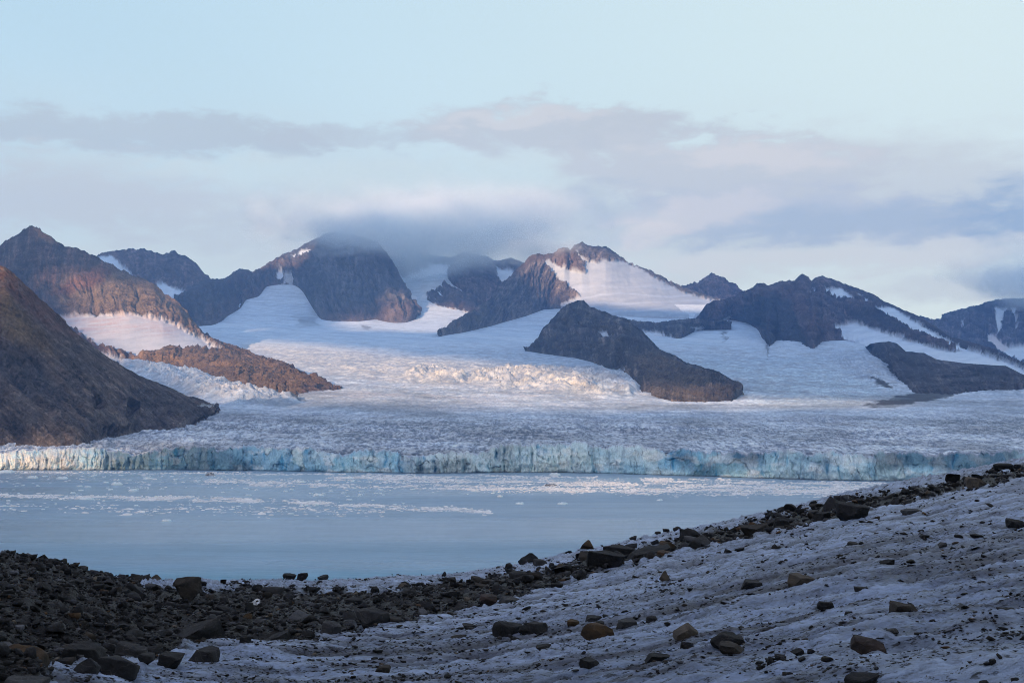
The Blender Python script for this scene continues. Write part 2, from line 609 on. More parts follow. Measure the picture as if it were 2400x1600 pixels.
SNOW = (0.62, 0.68, 0.76)
ICE = (0.50, 0.60, 0.71)
CREV_A = [(1100, 884), (1180, 868), (1290, 868), (1400, 872), (1462, 884), (1500, 912), (1480, 926), (1300, 920), (1180, 912), (1105, 902)]
CREV_B = [(955, 880), (985, 872), (1060, 876), (1100, 886), (1080, 896), (1000, 896), (958, 890)]
ICEFALL = [(285, 848), (350, 856), (450, 872), (540, 905), (610, 925), (690, 938), (560, 950), (470, 928), (380, 895), (300, 866)]
ICEFALL2 = [(1700, 790), (1830, 800), (1930, 800), (2030, 812), (2062, 850), (2090, 880), (2135, 910), (2060, 905), (1960, 850), (1800, 822)]
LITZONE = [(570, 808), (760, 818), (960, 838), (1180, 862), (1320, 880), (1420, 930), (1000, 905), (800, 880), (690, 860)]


def build_glacier():
    pxs = np.concatenate([np.linspace(-500, -20, 60), np.linspace(-14, 2414, 980), np.linspace(2420, 2900, 60)])
    nr = 560
    s = np.linspace(0, 1, nr)[:, None]
    top = np.interp(pxs, STOP[:, 0], STOP[:, 1])[None, :]
    bot = front_top(pxs)[None, :]
    pyr = bot + (628.0 - bot) * s
    py = np.maximum(pyr, top)
    under = np.maximum(top - pyr, 0)
    px = np.broadcast_to(pxs[None, :], py.shape)
    D = S(px, py)
    V = P(px, py, D)
    V[..., 2] -= under * 2.5
    V[..., 1] += under * 1.0
    x, y = V[..., 0].copy(), V[..., 1].copy()
    # relief: broken ice near the front, smoother neve higher up
    near = sstep(py, 930, 1010)
    wob = fbm(x / 300, y / 300, octv=3, seed=3)
    cr = np.maximum.reduce([poly(px + wob * 10, py + wob * 4, q, 8) for q in (CREV_A, CREV_B, ICEFALL)])
    cr2 = poly(px + wob * 10, py + wob * 4, ICEFALL2, 10)
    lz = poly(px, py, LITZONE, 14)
    r1 = ridged(x / 46 + wob * .6, y / 30, octv=4, gain=.6, seed=11)
    r2 = ridged(x / 30 + wob, y / 75, octv=4, gain=.6, seed=12)
    r3 = ridged(x / 95 + wob * .8, y / 60 + x / 130, octv=4, gain=.55, seed=21)
    rough = fbm(x / 14, y / 20, octv=3, gain=.6, seed=31)
    leftn = sstep(px, 900, 300)
    damp = sstep(s, 0, 0.01)
    ck = 1 - np.abs(perlin(x / 75 + wob * .8 + fbm(x / 25, y / 40, octv=2, seed=91) * .25, (y + .12 * x) / 34 + wob * .9, seed=92)) * 3.2
    ck2 = 1 - np.abs(perlin(x / 32 + wob * 1.1, (y - .1 * x) / 19 + wob, seed=93)) * 3.0
    cracks = np.clip(np.maximum(ck, ck2 * .85), 0, 1) ** 2
    cracks = cracks * sstep(fbm(x / 190, y / 260, octv=3, seed=94), -.2, .3)
    fin = fbm(x / 6.5, y / 16, octv=3, gain=.65, seed=96)
    dz = near * (r1 * .9 + r2 * .7 + rough * .7 + fin * .9 - cracks * 4.0) * (1 + .7 * leftn)
    dz += (1 - near) * sstep(py, 800, 930) * (r3 * 2.6 + rough * 1.2)
    dz += lz * (r3 * 3.6 + r1 * 1.4)
    cx_ = ridged((x * .8 + y * .35) / 55 + wob * .5, (y * .5 - x * .2) / 130, octv=4, gain=.6, seed=41)
    dz += cr * (cx_ * 15.0 - 8.0 + r2 * 5.0)
    dz += cr2 * (r3 * 4.0 + r2 * 2.5)
    dz += fbm(x / 700, y / 900, octv=3, seed=51) * 9.0 * sstep(py, 1040, 930) * sstep(py, 700, 800)
    V[..., 2] += dz * damp * sstep(py - top, 0, 14) + 1.5 * (1 - sstep(s, 0, .03))
    # colour of the ice, with sunlit warmth and shade of hollows painted in
    flow = fbm(px / 260 + wob * .15, py / 9.0 - px / 160, octv=4, seed=61)
    dirt = fbm(x / 90, y / 160, octv=5, gain=.6, seed=62)
    c = np.broadcast_to(np.array(SNOW), py.shape + (3,)).copy()
    ice = np.clip(.45 + .7 * flow, 0, 1) * sstep(py, 680, 800)
    c = over(c, ICE, ice * .8)
    low = sstep(py, 880, 1000)
    c = over(c, (0.47, 0.56, 0.68), low * .85)
    c = over(c, (0.36, 0.40, 0.49), np.clip(.35 + dirt * 1.1 + flow * .5, 0, 1) * low * .75)
    spec = fbm(x / 11, y / 26, octv=3, gain=.7, seed=63)
    pit = sstep(spec - .35 * (r1 - .6), .12, .5) * near
    c = over(c, (0.12, 0.15, 0.22), pit * .6)  # pits darkened, shade of the rough surface painted in
    c = over(c, (0.07, 0.11, 0.19), np.clip(cracks * 1.5, 0, 1) * near * .9)
    dash = fbm(x / 5.5, y / 36, octv=3, gain=.7, seed=95)
    c = over(c, (0.15, 0.20, 0.29), sstep(dash, .06, .34) * near * .85)
    c = over(c, (0.78, 0.84, 0.90), sstep(dash, -.15, -.45) * near * .55)
    c = over(c, (0.20, 0.27, 0.38), cracks * (1 - near) * sstep(py, 790, 900) * .6)
    c = over(c, (0.80, 0.84, 0.88), sstep(spec + .3 * (r1 - .6), -.1, -.5) * near * .5)
    c = over(c, (0.60, 0.50, 0.48), sstep(flow, .1, .6) * sstep(py, 955, 930) * sstep(py, 880, 920) * .35)
    c = over(c, (0.42, 0.62, 0.74), cr * np.clip(.75 - .5 * cx_, 0, 1) * .9)
    c = over(c, (0.11, 0.22, 0.35), cr * sstep(cx_, 1.0, .1) * .9)  # deep blue of the crevasses, with their shade painted in
    c = over(c, (0.72, 0.67, 0.60), lz * .75)  # sunlit warmth painted into the snow of the lit zone
    c = over(c, (0.58, 0.72, 0.80), poly(px, py, [(1500, 850), (1640, 838), (1900, 850), (2060, 900), (2120, 925), (1980, 950), (1760, 940), (1740, 900), (1620, 860)], 30) * .7)
    c = over(c, (0.55, 0.60, 0.68), cr2 * np.clip(.4 + .6 * r3, 0, 1) * .6)
    # flow bands on the clean upper basins
    band = np.sin(py / 2.6 + flow * 5 + px / 90)
    c = over(c, (0.52, 0.58, 0.68), sstep(band, .1, .9) * sstep(py, 850, 800) * sstep(flow, -.3, .3) * .40)
    fl2_ = fbm(px / 120 + wob * .3, py / 3.0 - px / 55, octv=4, gain=.6, seed=66)
    c = over(c, (0.40, 0.46, 0.56), sstep(fl2_, .05, .5) * sstep(py, 960, 900) * .5)
    lzd = fbm(x / 40, y / 120, octv=4, gain=.65, seed=67)
    c = over(c, (0.40, 0.41, 0.45), sstep(lzd, 0, .5) * sstep(py, 790, 830) * sstep(py, 965, 930) * .65)
    c = over(c, (0.22, 0.29, 0.40), sstep(np.maximum(ck, ck2), .3, .9) * sstep(py, 800, 850) * (1 - near) * .6)
    # moraine tongue and dark patches of debris
    wx_, wy_ = px + fbm(px / 14, py / 5, octv=4, seed=71) * 10, py + fbm(px / 30, py / 6, octv=3, seed=72) * 5
    mor = poly(wx_, wy_, [(2018, 954), (2080, 936), (2144, 920), (2230, 900), (2400, 890), (2410, 912), (2378, 910), (2293, 915), (2238, 924),
                          (2221, 937), (2178, 943), (2123, 952), (2085, 962)], 3)
    mor = np.maximum(mor, poly(wx_, wy_, [(2033, 886), (2048, 887), (2097, 908), (2096, 913), (2075, 910)], 3))
    mor = np.maximum(mor, .8 * poly(wx_, wy_, [(1690, 772), (1700, 772), (1702, 800), (1698, 803)], 3))
    mor = np.maximum(mor, .8 * poly(wx_, wy_, [(1795, 800), (1810, 800), (1800, 838), (1796, 838)], 3))
    mor = np.maximum(mor, .6 * poly(wx_, wy_, [(845, 757), (862, 760), (868, 772), (852, 771)], 4))
    mor = np.maximum(mor, .5 * poly(wx_, wy_, [(690, 740), (735, 742), (750, 764), (700, 762)], 9))
    mor = np.maximum(mor, .85 * poly(wx_, wy_, [(640, 934), (690, 930), (715, 942), (690, 941)], 2))
    mor = np.maximum(mor, .8 * poly(wx_, wy_, [(700, 910), (800, 914), (798, 918), (720, 918)], 2))
    c = over(c, (0.045, 0.046, 0.055), np.clip(mor, 0, 1) * np.clip(.9 + flow, .5, 1))
    lsv = fbm(px / 260, py / 15 - px / 700, octv=4, gain=.6, seed=68)
    c = c * (1 + .5 * np.clip(lsv, -.6, .5) * sstep(py, 860, 940))[..., None]
    lip = V[:1].copy()
    lip[..., 2] -= 25
    V = np.concatenate([lip, V], 0)
    c = np.concatenate([c[:1] * np.array((.6, .8, .95)), c], 0)
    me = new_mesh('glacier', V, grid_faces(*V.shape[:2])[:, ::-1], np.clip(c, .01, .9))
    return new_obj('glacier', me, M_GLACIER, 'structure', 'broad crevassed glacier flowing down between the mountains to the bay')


build_glacier()


def build_cliff():
    u = np.linspace(-500, 2900, 2500)
    nv = 46
    t = np.linspace(0, 1, nv)[:, None]
    px = np.broadcast_to(u[None, :], (nv, len(u)))
    d0 = front_D(u)
    yt = front_top(u)
    x0 = P(u, yt, d0)[:, 0]
    ztop = P(u, yt, d0 + 46)[:, 2]
    # bays and towers
    bay = fbm(x0 / 130, x0 * 0 + 4, octv=3, seed=5)
    spike = ridged(x0 / 17, x0 * 0 + 1, octv=4, gain=.62, seed=6)
    spike2 = fbm(x0 / 7, x0 * 0 + 2, octv=3, seed=7)
    zt = ztop + np.maximum(spike, -.2) * 3.4 + spike2 * 1.8 - 1.6
    cell = np.floor(x0 / 38 + fbm(x0 / 60, x0 * 0, octv=2, seed=8) * 1.2)
    cellr = (np.sin(cell * 127.1) * 43758.5453) % 1.0
    zt = zt + (cellr - .5) * 6.0 + fbm(x0 / 45, x0 * 0 + 8, octv=3, seed=25) * 5.0 + 1.5
    X = np.broadcast_to(x0[None, :], px.shape).copy()
    Z = -1.5 + (zt[None, :] + 1.5) * t
    sl = X + (Z - 15) * .35 + fbm(X / 30, Z / 14, octv=3, seed=18) * 9
    cq = sl / 21 + fbm(X / 55, Z * 0, octv=3, seed=19) * 2.2
    ci2 = np.floor(cq)
    tone = (np.sin(ci2 * 91.7 + 3.1) * 24634.63) % 1.0
    crk = np.clip(1 - np.minimum(cq - ci2, 1 - (cq - ci2)) * 16, 0, 1) * sstep(fbm(X / 26, Z / 9, octv=3, seed=20), -.1, .35)
    lean = (t ** 1.6) * 15
    fl = ridged(X / 9 + .4 * fbm(X / 20, Z / 18, octv=2, seed=9), Z / 70, octv=4, gain=.58, seed=10)
    fl2 = fbm(X / 7, Z / 9, octv=4, gain=.62, seed=13)
    fl3 = fbm(X / 40, Z / 22, octv=3, gain=.55, seed=14)
    fluted = np.interp(u, [-500, 0, 270, 330, 940, 1000, 1180, 1330, 1420, 1700, 1800, 1960, 2100, 2900],
                       [1.3, 1.3, 1.2, .7, .5, 1.25, 1.4, 1.2, .5, .5, .8, 1.1, .7, .7])[None, :]
    Y = d0[None, :] + lean - fluted * np.maximum(fl, -.5) * 6.0 * np.sin(np.pi * np.clip(t * .85 + .1, 0, 1)) - fl2 * 2.6 - fl3 * 6.0 + bay[None, :] * 9 * (1 - .3 * t) + cellr[None, :] * 9 + crk * 3.5 + tone * 7
    # the tall shadowed notch beside the pale column
    notch = np.exp(-((px - 984) / 6.0) ** 2)
    colm = np.exp(-((px - 972) / 7.0) ** 2)
    Y += notch * 16 - colm * 7
    Y[0] = Y[1]
    Y = np.minimum(Y, d0[None, :] + 43)
    V = np.stack([X * (Y / d0[None, :]), Y, Z], -1)
    c = np.broadcast_to(np.array((0.26, 0.54, 0.70)), px.shape + (3,)).copy()
    blue = fbm(X / 60, Z / 25, octv=4, seed=15)
    c = over(c, (0.15, 0.40, 0.60), np.clip(.3 + blue * 1.3, 0, 1) * .8)
    c = over(c, (0.60, 0.75, 0.78), sstep(tone, .55, .8) * .65)
    c = over(c, (0.12, 0.35, 0.55), sstep(tone, .4, .1) * .6)
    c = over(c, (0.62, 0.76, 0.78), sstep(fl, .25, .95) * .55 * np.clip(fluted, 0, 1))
    c = over(c, (0.68, 0.76, 0.80), sstep(fbm(X / 24, Z / 14, octv=4, seed=16), .12, .5) * .6)
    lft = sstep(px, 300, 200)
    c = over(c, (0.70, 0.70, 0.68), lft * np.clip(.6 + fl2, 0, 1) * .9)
    c = over(c, (0.09, 0.20, 0.31), sstep(fl, .35, -.3) * .7)  # recess shade painted into the hollows between the flutes
    dirt = fbm(X / 9, Z / 30, octv=4, gain=.6, seed=17)
    c = over(c, (0.22, 0.33, 0.42), sstep(dirt, .2, .6) * sstep(t, .55, .95) * .4)
    patch = fbm(X / 130, Z / 60, octv=3, gain=.55, seed=24)
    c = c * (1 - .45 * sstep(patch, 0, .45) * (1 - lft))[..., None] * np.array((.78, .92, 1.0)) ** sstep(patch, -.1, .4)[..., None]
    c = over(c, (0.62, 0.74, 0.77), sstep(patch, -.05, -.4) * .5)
    c = over(c, (0.20, 0.32, 0.42), sstep(dirt, .3, .6) * .4)
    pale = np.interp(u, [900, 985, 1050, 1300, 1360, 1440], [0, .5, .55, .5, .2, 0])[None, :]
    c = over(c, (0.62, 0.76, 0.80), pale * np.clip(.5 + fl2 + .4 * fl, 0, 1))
    c = over(c, (0.42, 0.50, 0.62), sstep(t, .9, 1.0) * .6)
    c = over(c, (0.06, 0.16, 0.27), crk * .38)
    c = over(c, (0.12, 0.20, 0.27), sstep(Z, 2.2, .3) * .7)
    mc = np.array((.30, .52, .64))
    c = np.clip((mc + (c - mc) * 1.4) * 1.1, .02, .88)
    # broken top between the crest and the glacier behind it
    tops = []
    for f in (.2, .45, .72, 1.0):
        yb = Y[-1] * (1 - f) + (d0 + 58) * f
        zb = Z[-1] * (1 - f) + (ztop - .5) * f + fbm(x0 / 6, x0 * 0 + f * 9, octv=3, seed=26) * 2.2 * (1 - f)
        tops.append(np.stack([x0 * (yb / d0), yb, zb], -1))
    V = np.concatenate([V] + [q[None] for q in tops], 0)
    tc_ = np.broadcast_to(np.array((0.40, 0.48, 0.60)), c[-1].shape) * (1 + .5 * fbm(x0 / 8, x0 * 0 + 3, octv=3, seed=27))[:, None]
    c = np.concatenate([c] + [tc_[None]] * 4, 0)
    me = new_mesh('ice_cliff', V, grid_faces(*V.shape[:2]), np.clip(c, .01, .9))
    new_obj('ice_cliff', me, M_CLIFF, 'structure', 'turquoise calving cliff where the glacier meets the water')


build_cliff()

# ------------------------------------------------------------------ mountains
DARK = (0.040, 0.040, 0.046)
SLATE = (0.060, 0.060, 0.068)
BROWN = (0.105, 0.074, 0.058)
RED = (0.115, 0.060, 0.050)
OCHRE = (0.20, 0.130, 0.080)
MSNOW = (0.68, 0.73, 0.80)


def line(pts, u):
    pts = np.asarray(pts, float)
    return np.interp(u, pts[:, 0], pts[:, 1]), np.interp(u, pts[:, 0], pts[:, 2])


def gl(pts, d=-25.0):
    """base line that lies on the glacier: (px, py) -> (px, py, distance)"""
    pts = np.asarray(pts, float)
    return np.column_stack([pts, S(pts[:, 0], pts[:, 1]) + d])


def mountain(label, lines, paint, step=2.0, nvs=(70,), amp=18.0, gully=70.0, jag=6.0, seed=0, back=900.0, fade_base=0.12, cut=60.0, shear=0.0, soft=6):
    """lofted massif. lines run from the foot in front to the crest; a skirt goes under the ice and a back face closes it behind"""
    u0, u1 = lines[0][0][0], lines[0][-1][0]
    u = np.arange(u0, u1 + step * .5, step)
    rows_y, rows_D, rows_v = [], [], []
    L = [line(q, u) for q in lines]
    tot = sum(nvs)
    acc = 0
    for k in range(len(L) - 1):
        n = nvs[k]
        for j in range(n + (1 if k == len(L) - 2 else 0)):
            f = j / n
            rows_y.append(L[k][0] * (1 - f) + L[k + 1][0] * f)
            rows_D.append(L[k][1] * (1 - f) + L[k + 1][1] * f)
            rows_v.append((acc + j) / tot)
        acc += n
    py, D = np.array(rows_y), np.array(rows_D)
    py = py + (fbm(u / 16.0, u * 0 + seed, octv=4, gain=.6, seed=seed + 11) * 4.5)[None, :] * np.clip(1 - np.array(rows_v) * 6, 0, 1)[:, None]
    v = np.array(rows_v)[:, None]
    # round the creases between the lines a little
    for arr in (py, D):
        for _ in range(3):
            arr[1:-1] = arr[1:-1] * .5 + (arr[:-2] + arr[2:]) * .25
    kw = np.hanning(2 * soft + 1)
    kw /= kw.sum()
    Ds_ = np.apply_along_axis(lambda q: np.convolve(np.pad(q, soft, mode='edge'), kw, mode='valid'), 1, D)
    D = D + (Ds_ - D) * np.clip(1 - np.array(rows_v) * 2.5, 0, 1)[:, None]
    px = np.broadcast_to(u[None, :], py.shape)
    V = P(px, py, D)
    x, y, z = V[..., 0], V[..., 1], V[..., 2]
    N = grid_normals(V)
    N = N * np.where(N[..., 1:2] > 0, -1, 1)
    wob = fbm(x / 400, z / 400, y / 400, octv=3, seed=seed + 1)
    hgt = z - z[:1]
    gul = ridged((x + .35 * y + shear * hgt * .9) / gully + wob * 1.1, hgt / (gully * 8.0) + wob * .3, octv=4, gain=.55, seed=seed + 2)
    crag = ridged(x / (gully * .55), z / (gully * .5), y / (gully * .55), octv=4, gain=.6, seed=seed + 3)
    # paint: returns colours and a 0..1 mask where snow smooths the surface
    nz = fbm(px / 9, py / 9, octv=4, gain=.6, seed=seed + 4)
    nz2 = fbm(px / 9 + 31, py / 9 + 17, octv=4, gain=.6, seed=seed + 5)
    ctx = dict(px=px, py=py, wx=px + nz * 5, wy=py + nz2 * 4, v=v, x=x, y=y, z=z, gul=gul, crag=crag, wob=wob, seed=seed, nz=nz, sx=px - shear * py)
    c, snow = paint(ctx)
    env = sstep(v, 0.0, fade_base) * (1 - .85 * sstep(v, .72, 1.0))
    dsp = ((gul * .75 - .4) * 1.7 + (crag * .45 - .2) * .75) * amp * env * (1 - .96 * snow)
    V = V + N * dsp[..., None]
    V[-1, :, 2] += ridged(x[-1] / 45, y[-1] * 0, octv=4, gain=.6, seed=seed + 6) * jag * (1 - .8 * snow[-1]) - jag * .6
    # ledge-like foot under the ice and the slope behind
    foot = V[0].copy()
    foot[:, 2] -= cut
    foot[:, 1] -= 5
    bk = []
    for f, dn in ((.15, .16), (.45, .5), (1.0, 1.1)):
        q = V[-1].copy()
        q[:, 1] += back * f
        q[:, 0] *= (q[:, 1]) / V[-1][:, 1]
        q[:, 2] = V[-1][:, 2] - (V[-1][:, 2] - V[0][:, 2].min() + 40) * dn + fbm(q[:, 0] / 200, q[:, 1] / 200, octv=3, seed=seed + 9) * 30
        bk.append(q)
    V = np.concatenate([foot[None], V] + [b_[None] for b_ in bk], 0)
    c = np.concatenate([c[:1], c] + [c[-1:]] * 3, 0)
    V[..., 2] = np.maximum(V[..., 2], -30)
    snow = np.concatenate([snow[:1], snow] + [snow[-1:]] * 3, 0)
    me = new_mesh('mountain', V, grid_faces(V.shape[0], V.shape[1])[:, ::-1], np.clip(c, .01, .9), True, 1 - np.clip(snow, 0, 1))
    return new_obj('mountain', me, M_ROCK, 'structure', label)


def rockmix(k, a, b, c_=None, sc=60.0, f=.5):
    """rock colours mixed in streaks that run down the slope"""
    n1 = fbm(k['px'] / sc + k['wob'] * .5, k['py'] / (sc * 1.1), octv=5, gain=.6, seed=k['seed'] + 20)
    st = fbm(k['sx'] / (sc * .16), k['py'] / (sc * .9) + k['px'] / (sc * 1.6), octv=4, gain=.6, seed=k['seed'] + 21)
    m = np.clip(.5 + (n1 * .9 + st * .7), 0, 1)
    out = np.broadcast_to(np.array(a, float), k['px'].shape + (3,)).copy()
    out = over(out, b, m)
    if c_ is not None:
        out = over(out, c_, sstep(st + n1 * .5, .05, .5) * f)
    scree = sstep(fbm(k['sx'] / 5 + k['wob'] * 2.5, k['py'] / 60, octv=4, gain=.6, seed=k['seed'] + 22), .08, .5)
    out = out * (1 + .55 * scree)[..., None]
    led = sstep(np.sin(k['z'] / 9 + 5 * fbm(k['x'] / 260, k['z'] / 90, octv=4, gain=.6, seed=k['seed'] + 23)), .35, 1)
    out = out * (1 + .35 * led)[..., None]  # ledges painted lighter, for relief that soft light leaves flat
    g_ = np.clip(1 + .4 * (k['gul'] - .5) + .4 * (k['crag'] - .5), .4, 1.9)  # gully shade and lighter crests painted into the rock colour
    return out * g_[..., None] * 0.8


def snows(k, polys, feather=2.0):
    m = np.zeros(k['px'].shape)
    for q in polys:
        w = 1.0
        if isinstance(q, tuple) and isinstance(q[0], float):
            w, q = q
        m = np.maximum(m, w * poly(k['wx'], k['wy'], q, feather))
    return m


def snowcol(k, c, m, tint=MSNOW, other=(0.56, 0.63, 0.72)):
    n = fbm(k['px'] / 40 + k['wob'], k['py'] / 7 + k['px'] / 60, octv=4, seed=k['seed'] + 30)
    s = np.broadcast_to(np.array(tint, float), c.shape).copy()
    s = over(s, other, np.clip(.3 + n, 0, 1) * .7)
    return c * (1 - m[..., None]) + s * m[..., None]


# nearest slope on the left
def paint_l1(k):
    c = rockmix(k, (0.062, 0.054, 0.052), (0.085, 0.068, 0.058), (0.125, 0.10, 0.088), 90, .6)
    up_ = poly(k['wx'], k['wy'], [(-400, 480), (11, 620), (99, 700), (190, 790), (120, 780), (60, 740), (20, 700), (0, 820), (-400, 800)], 18)
    c = over(c, (0.15, 0.085, 0.068), up_ * .75)
    oc = poly(k['wx'], k['wy'], [(-400, 600), (0, 668), (30, 720), (95, 790), (130, 850), (60, 820), (0, 790), (-400, 760)], 16)
    c = over(c, (0.19, 0.135, 0.075), oc * .75)
    dk = poly(k['wx'], k['wy'], [(-400, 830), (0, 812), (60, 840), (110, 890), (150, 940), (60, 940), (0, 900), (-400, 900)], 22)
    c = over(c, (0.052, 0.058, 0.072), dk * .65)
    sc = sstep(fbm(k['px'] / 16, k['py'] / 10 + k['px'] / 30, octv=5, gain=.65, seed=77), .22, .6)
    c = over(c, (0.17, 0.16, 0.155), sc * .45)
    m = snows(k, [[(462, 954), (490, 953), (509, 963), (506, 967)]], 1.5)
    return snowcol(k, c, m), m


mountain('dark brown scree slope rising at the near left of the glacier front',
         [gl([(-420, 1046), (0, 1046), (115, 1046), (199, 1042), (237, 1031), (290, 1024), (321, 1009), (363, 1006), (421, 1007), (459, 995), (501, 978), (514, 960)], -8),
          [(-420, 820, 2420), (-250, 700, 2450), (-110, 622, 2490), (-50, 612, 2510), (0, 626, 2520), (11, 628, 2520), (38, 649, 2530), (69, 680, 2545), (99, 707, 2560), (126, 730, 2580), (153, 752, 2600),
           (176, 783, 2620), (207, 806, 2640), (245, 837, 2680), (291, 865, 2740), (344, 890, 2810), (402, 913, 2900), (451, 932, 3010), (500, 951, 3080), (514, 958, 3110)]],
         paint_l1, 1.8, (190,), 7.0, 45.0, 3.0, 100, 700, shear=1.3, soft=40)


# the big pointed mountain on the left with the hanging ice apron
def paint_l2(k):
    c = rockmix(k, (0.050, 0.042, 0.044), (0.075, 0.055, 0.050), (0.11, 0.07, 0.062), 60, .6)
    px, py, wx, wy = k['px'], k['py'], k['wx'], k['wy']
    cr = poly(wx, wy, [(110, 690), (190, 650), (230, 625), (262, 628), (312, 648), (360, 668), (440, 735), (470, 790), (390, 745), (280, 738), (160, 735)], 14)
    tex = sstep(k['crag'], .25, .95)
    c = over(c, (0.18, 0.135, 0.10), cr * tex * .85)
    c = over(c, (0.11, 0.085, 0.068), cr * (1 - tex) * .5)
    red = poly(wx, wy, [(235, 622), (262, 634), (240, 670), (140, 705), (115, 695)], 10)
    c = over(c, (0.14, 0.06, 0.052), red * .6)
    rt_ = poly(wx, wy, [(380, 690), (440, 738), (500, 797), (574, 826), (669, 864), (760, 905), (796, 918), (700, 905), (600, 862), (520, 822), (450, 790), (410, 750)], 10)
    c = over(c, (0.16, 0.115, 0.085), rt_ * .6)
    kn = poly(wx, wy, [(210, 806), (300, 840), (380, 822), (470, 820), (540, 830), (640, 865), (720, 905), (690, 940), (600, 922), (450, 868), (300, 850)], 6)
    c = over(c, (0.20, 0.135, 0.088), kn * tex * .85)
    c = over(c, (0.085, 0.062, 0.052), kn * (1 - tex) * .7)
    c = over(c, (0.30, 0.18, 0.09), poly(wx, wy, [(330, 842), (400, 835), (430, 850), (370, 852)], 8) * tex * .8)
    tip = poly(wx, wy, [(80, 531), (100, 540), (143, 576), (120, 572), (96, 556)], 3)
    c = over(c, (0.20, 0.14, 0.10), tip * .6)
    m = snows(k, [[(130, 750), (160, 742), (232, 739), (306, 738), (382, 749), (432, 775), (484, 803), (518, 825), (478, 822), (459, 818), (390, 820), (367, 826),
                   (318, 836), (283, 826), (246, 818), (214, 800), (184, 781)], [(228, 824), (252, 836), (296, 843), (298, 850), (250, 850)]], 2.5)
    c2 = snowcol(k, c, m, (0.52, 0.54, 0.60), (0.40, 0.44, 0.52))
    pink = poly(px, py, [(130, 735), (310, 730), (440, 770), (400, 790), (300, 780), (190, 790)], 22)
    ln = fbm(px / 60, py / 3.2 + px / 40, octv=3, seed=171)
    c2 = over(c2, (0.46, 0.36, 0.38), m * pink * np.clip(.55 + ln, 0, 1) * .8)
    c2 = over(c2, (0.50, 0.50, 0.55), m * sstep(fbm(px / 4, py / 30 - px / 60, octv=3, seed=172), .05, .5) * .5)
    return c2, m


mountain('tall pointed reddish mountain with a hanging ice apron above a rocky knob',
         [gl([(-300, 900), (0, 880), (200, 862), (298, 848), (344, 856), (421, 862), (474, 873), (513, 888), (555, 907), (597, 923), (650, 936), (690, 941), (740, 925), (800, 918)], -20),
          [(-300, 850, 5150), (0, 840, 5200), (240, 830, 5230), (318, 837, 5230), (390, 821, 5330), (460, 819, 5360), (516, 827, 5300), (600, 856, 4900), (690, 892, 4300), (740, 906, 4030), (800, 917, 3880)],
          [(-300, 740, 5800), (0, 745, 5800), (150, 745, 5750), (230, 740, 5750), (305, 739, 5750), (382, 750, 5750), (432, 776, 5720), (482, 802, 5640), (536, 817, 5560), (620, 851, 4980), (708, 880, 4420), (740, 896, 4100), (800, 916.5, 3900)],
          [(-300, 740, 6300), (-150, 660, 6250), (0, 579, 6200), (23, 564, 6180), (44, 551, 6170), (73, 532, 6150), (81, 530, 6150), (96, 541, 6150), (126, 562, 6150), (143, 575, 6150), (176, 585, 6150),
           (226, 604, 6130), (268, 627, 6110), (312, 646, 6090), (344, 660, 6070), (361, 667, 6060), (383, 690, 6030), (413, 709, 5990), (436, 732, 5960), (459, 767, 5900), (497, 793, 5800), (536, 809, 5680), (574, 824, 5450),
           (620, 845, 5080), (669, 862, 4750), (708, 876, 4480), (746, 901, 4120), (800, 915.5, 3930)]],
         paint_l2, 1.9, (45, 60, 90), 14.0, 75.0, 8.0, 200, 900)


def paint_l3(k):
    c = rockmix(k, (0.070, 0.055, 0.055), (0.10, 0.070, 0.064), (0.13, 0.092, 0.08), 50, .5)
    m = snows(k, [[(226, 606), (245, 602), (262, 601), (278, 612), (288, 626), (314, 648), (300, 655), (262, 640)],
                  [(360, 668), (384, 666), (412, 678), (430, 684), (410, 702), (380, 692)]], 1.6)
    return snowcol(k, c, m), m


mountain('far brown mountain with a snow gully behind the pointed peak',
         [gl([(150, 770), (300, 770), (420, 760), (560, 745)], 300),
          [(150, 625, 9600), (226, 603, 9600), (245, 595, 9600), (298, 587, 9600), (337, 586, 9600), (360, 595, 9600), (386, 598, 9600), (407, 590, 9600), (425, 599, 9600), (444, 606, 9600), (459, 621, 9600), (474, 637, 9600), (493, 656, 9600), (513, 662, 9600), (560, 690, 9600)]],
         paint_l3, 2.0, (80,), 22.0, 110.0, 10.0, 300, 700)


def paint_c1(k):
    px, py, wx, wy = k['px'], k['py'], k['wx'], k['wy']
    c = rockmix(k, (0.050, 0.050, 0.056), (0.066, 0.060, 0.062), (0.085, 0.078, 0.076), 45, .5)
    left = poly(wx, wy, [(400, 700), (520, 650), (620, 610), (720, 570), (742, 600), (735, 640), (690, 664), (640, 668), (570, 700), (520, 750), (450, 770)], 8)
    c = over(c, (0.105, 0.076, 0.066), left * np.clip(.5 + k['nz'], 0, 1) * .85)
    spur = poly(wx, wy, [(405, 705), (490, 652), (520, 660), (560, 690), (560, 716), (520, 750), (440, 752)], 8)
    c = over(c, (0.055, 0.052, 0.058), spur * .7)
    pk = poly(wx, wy, [(740, 738), (800, 732), (880, 722), (975, 715), (980, 750), (900, 755), (740, 752)], 9)
    c = over(c, (0.13, 0.086, 0.072), pk * .6)
    c = over(c, (0.12, 0.080, 0.068), poly(wx, wy, [(470, 740), (520, 715), (600, 680), (680, 650), (690, 668), (600, 700), (500, 765)], 7) * .6)
    st = sstep(fbm(px / 5 + k['wob'] * 2, py / 80, octv=4, gain=.6, seed=431), .1, .55)
    c = over(c, (0.095, 0.086, 0.082), st * sstep(px, 700, 760) * .4)
    m = snows(k, [[(700, 590), (722, 584), (734, 590), (716, 602), (702, 606)], [(684, 598), (697, 595), (692, 606)],
                  [(648, 640), (660, 634), (666, 648), (652, 656)], (0.6, [(670, 650), (690, 645), (688, 664), (660, 664)])], 1.6)
    return snowcol(k, c, m), m


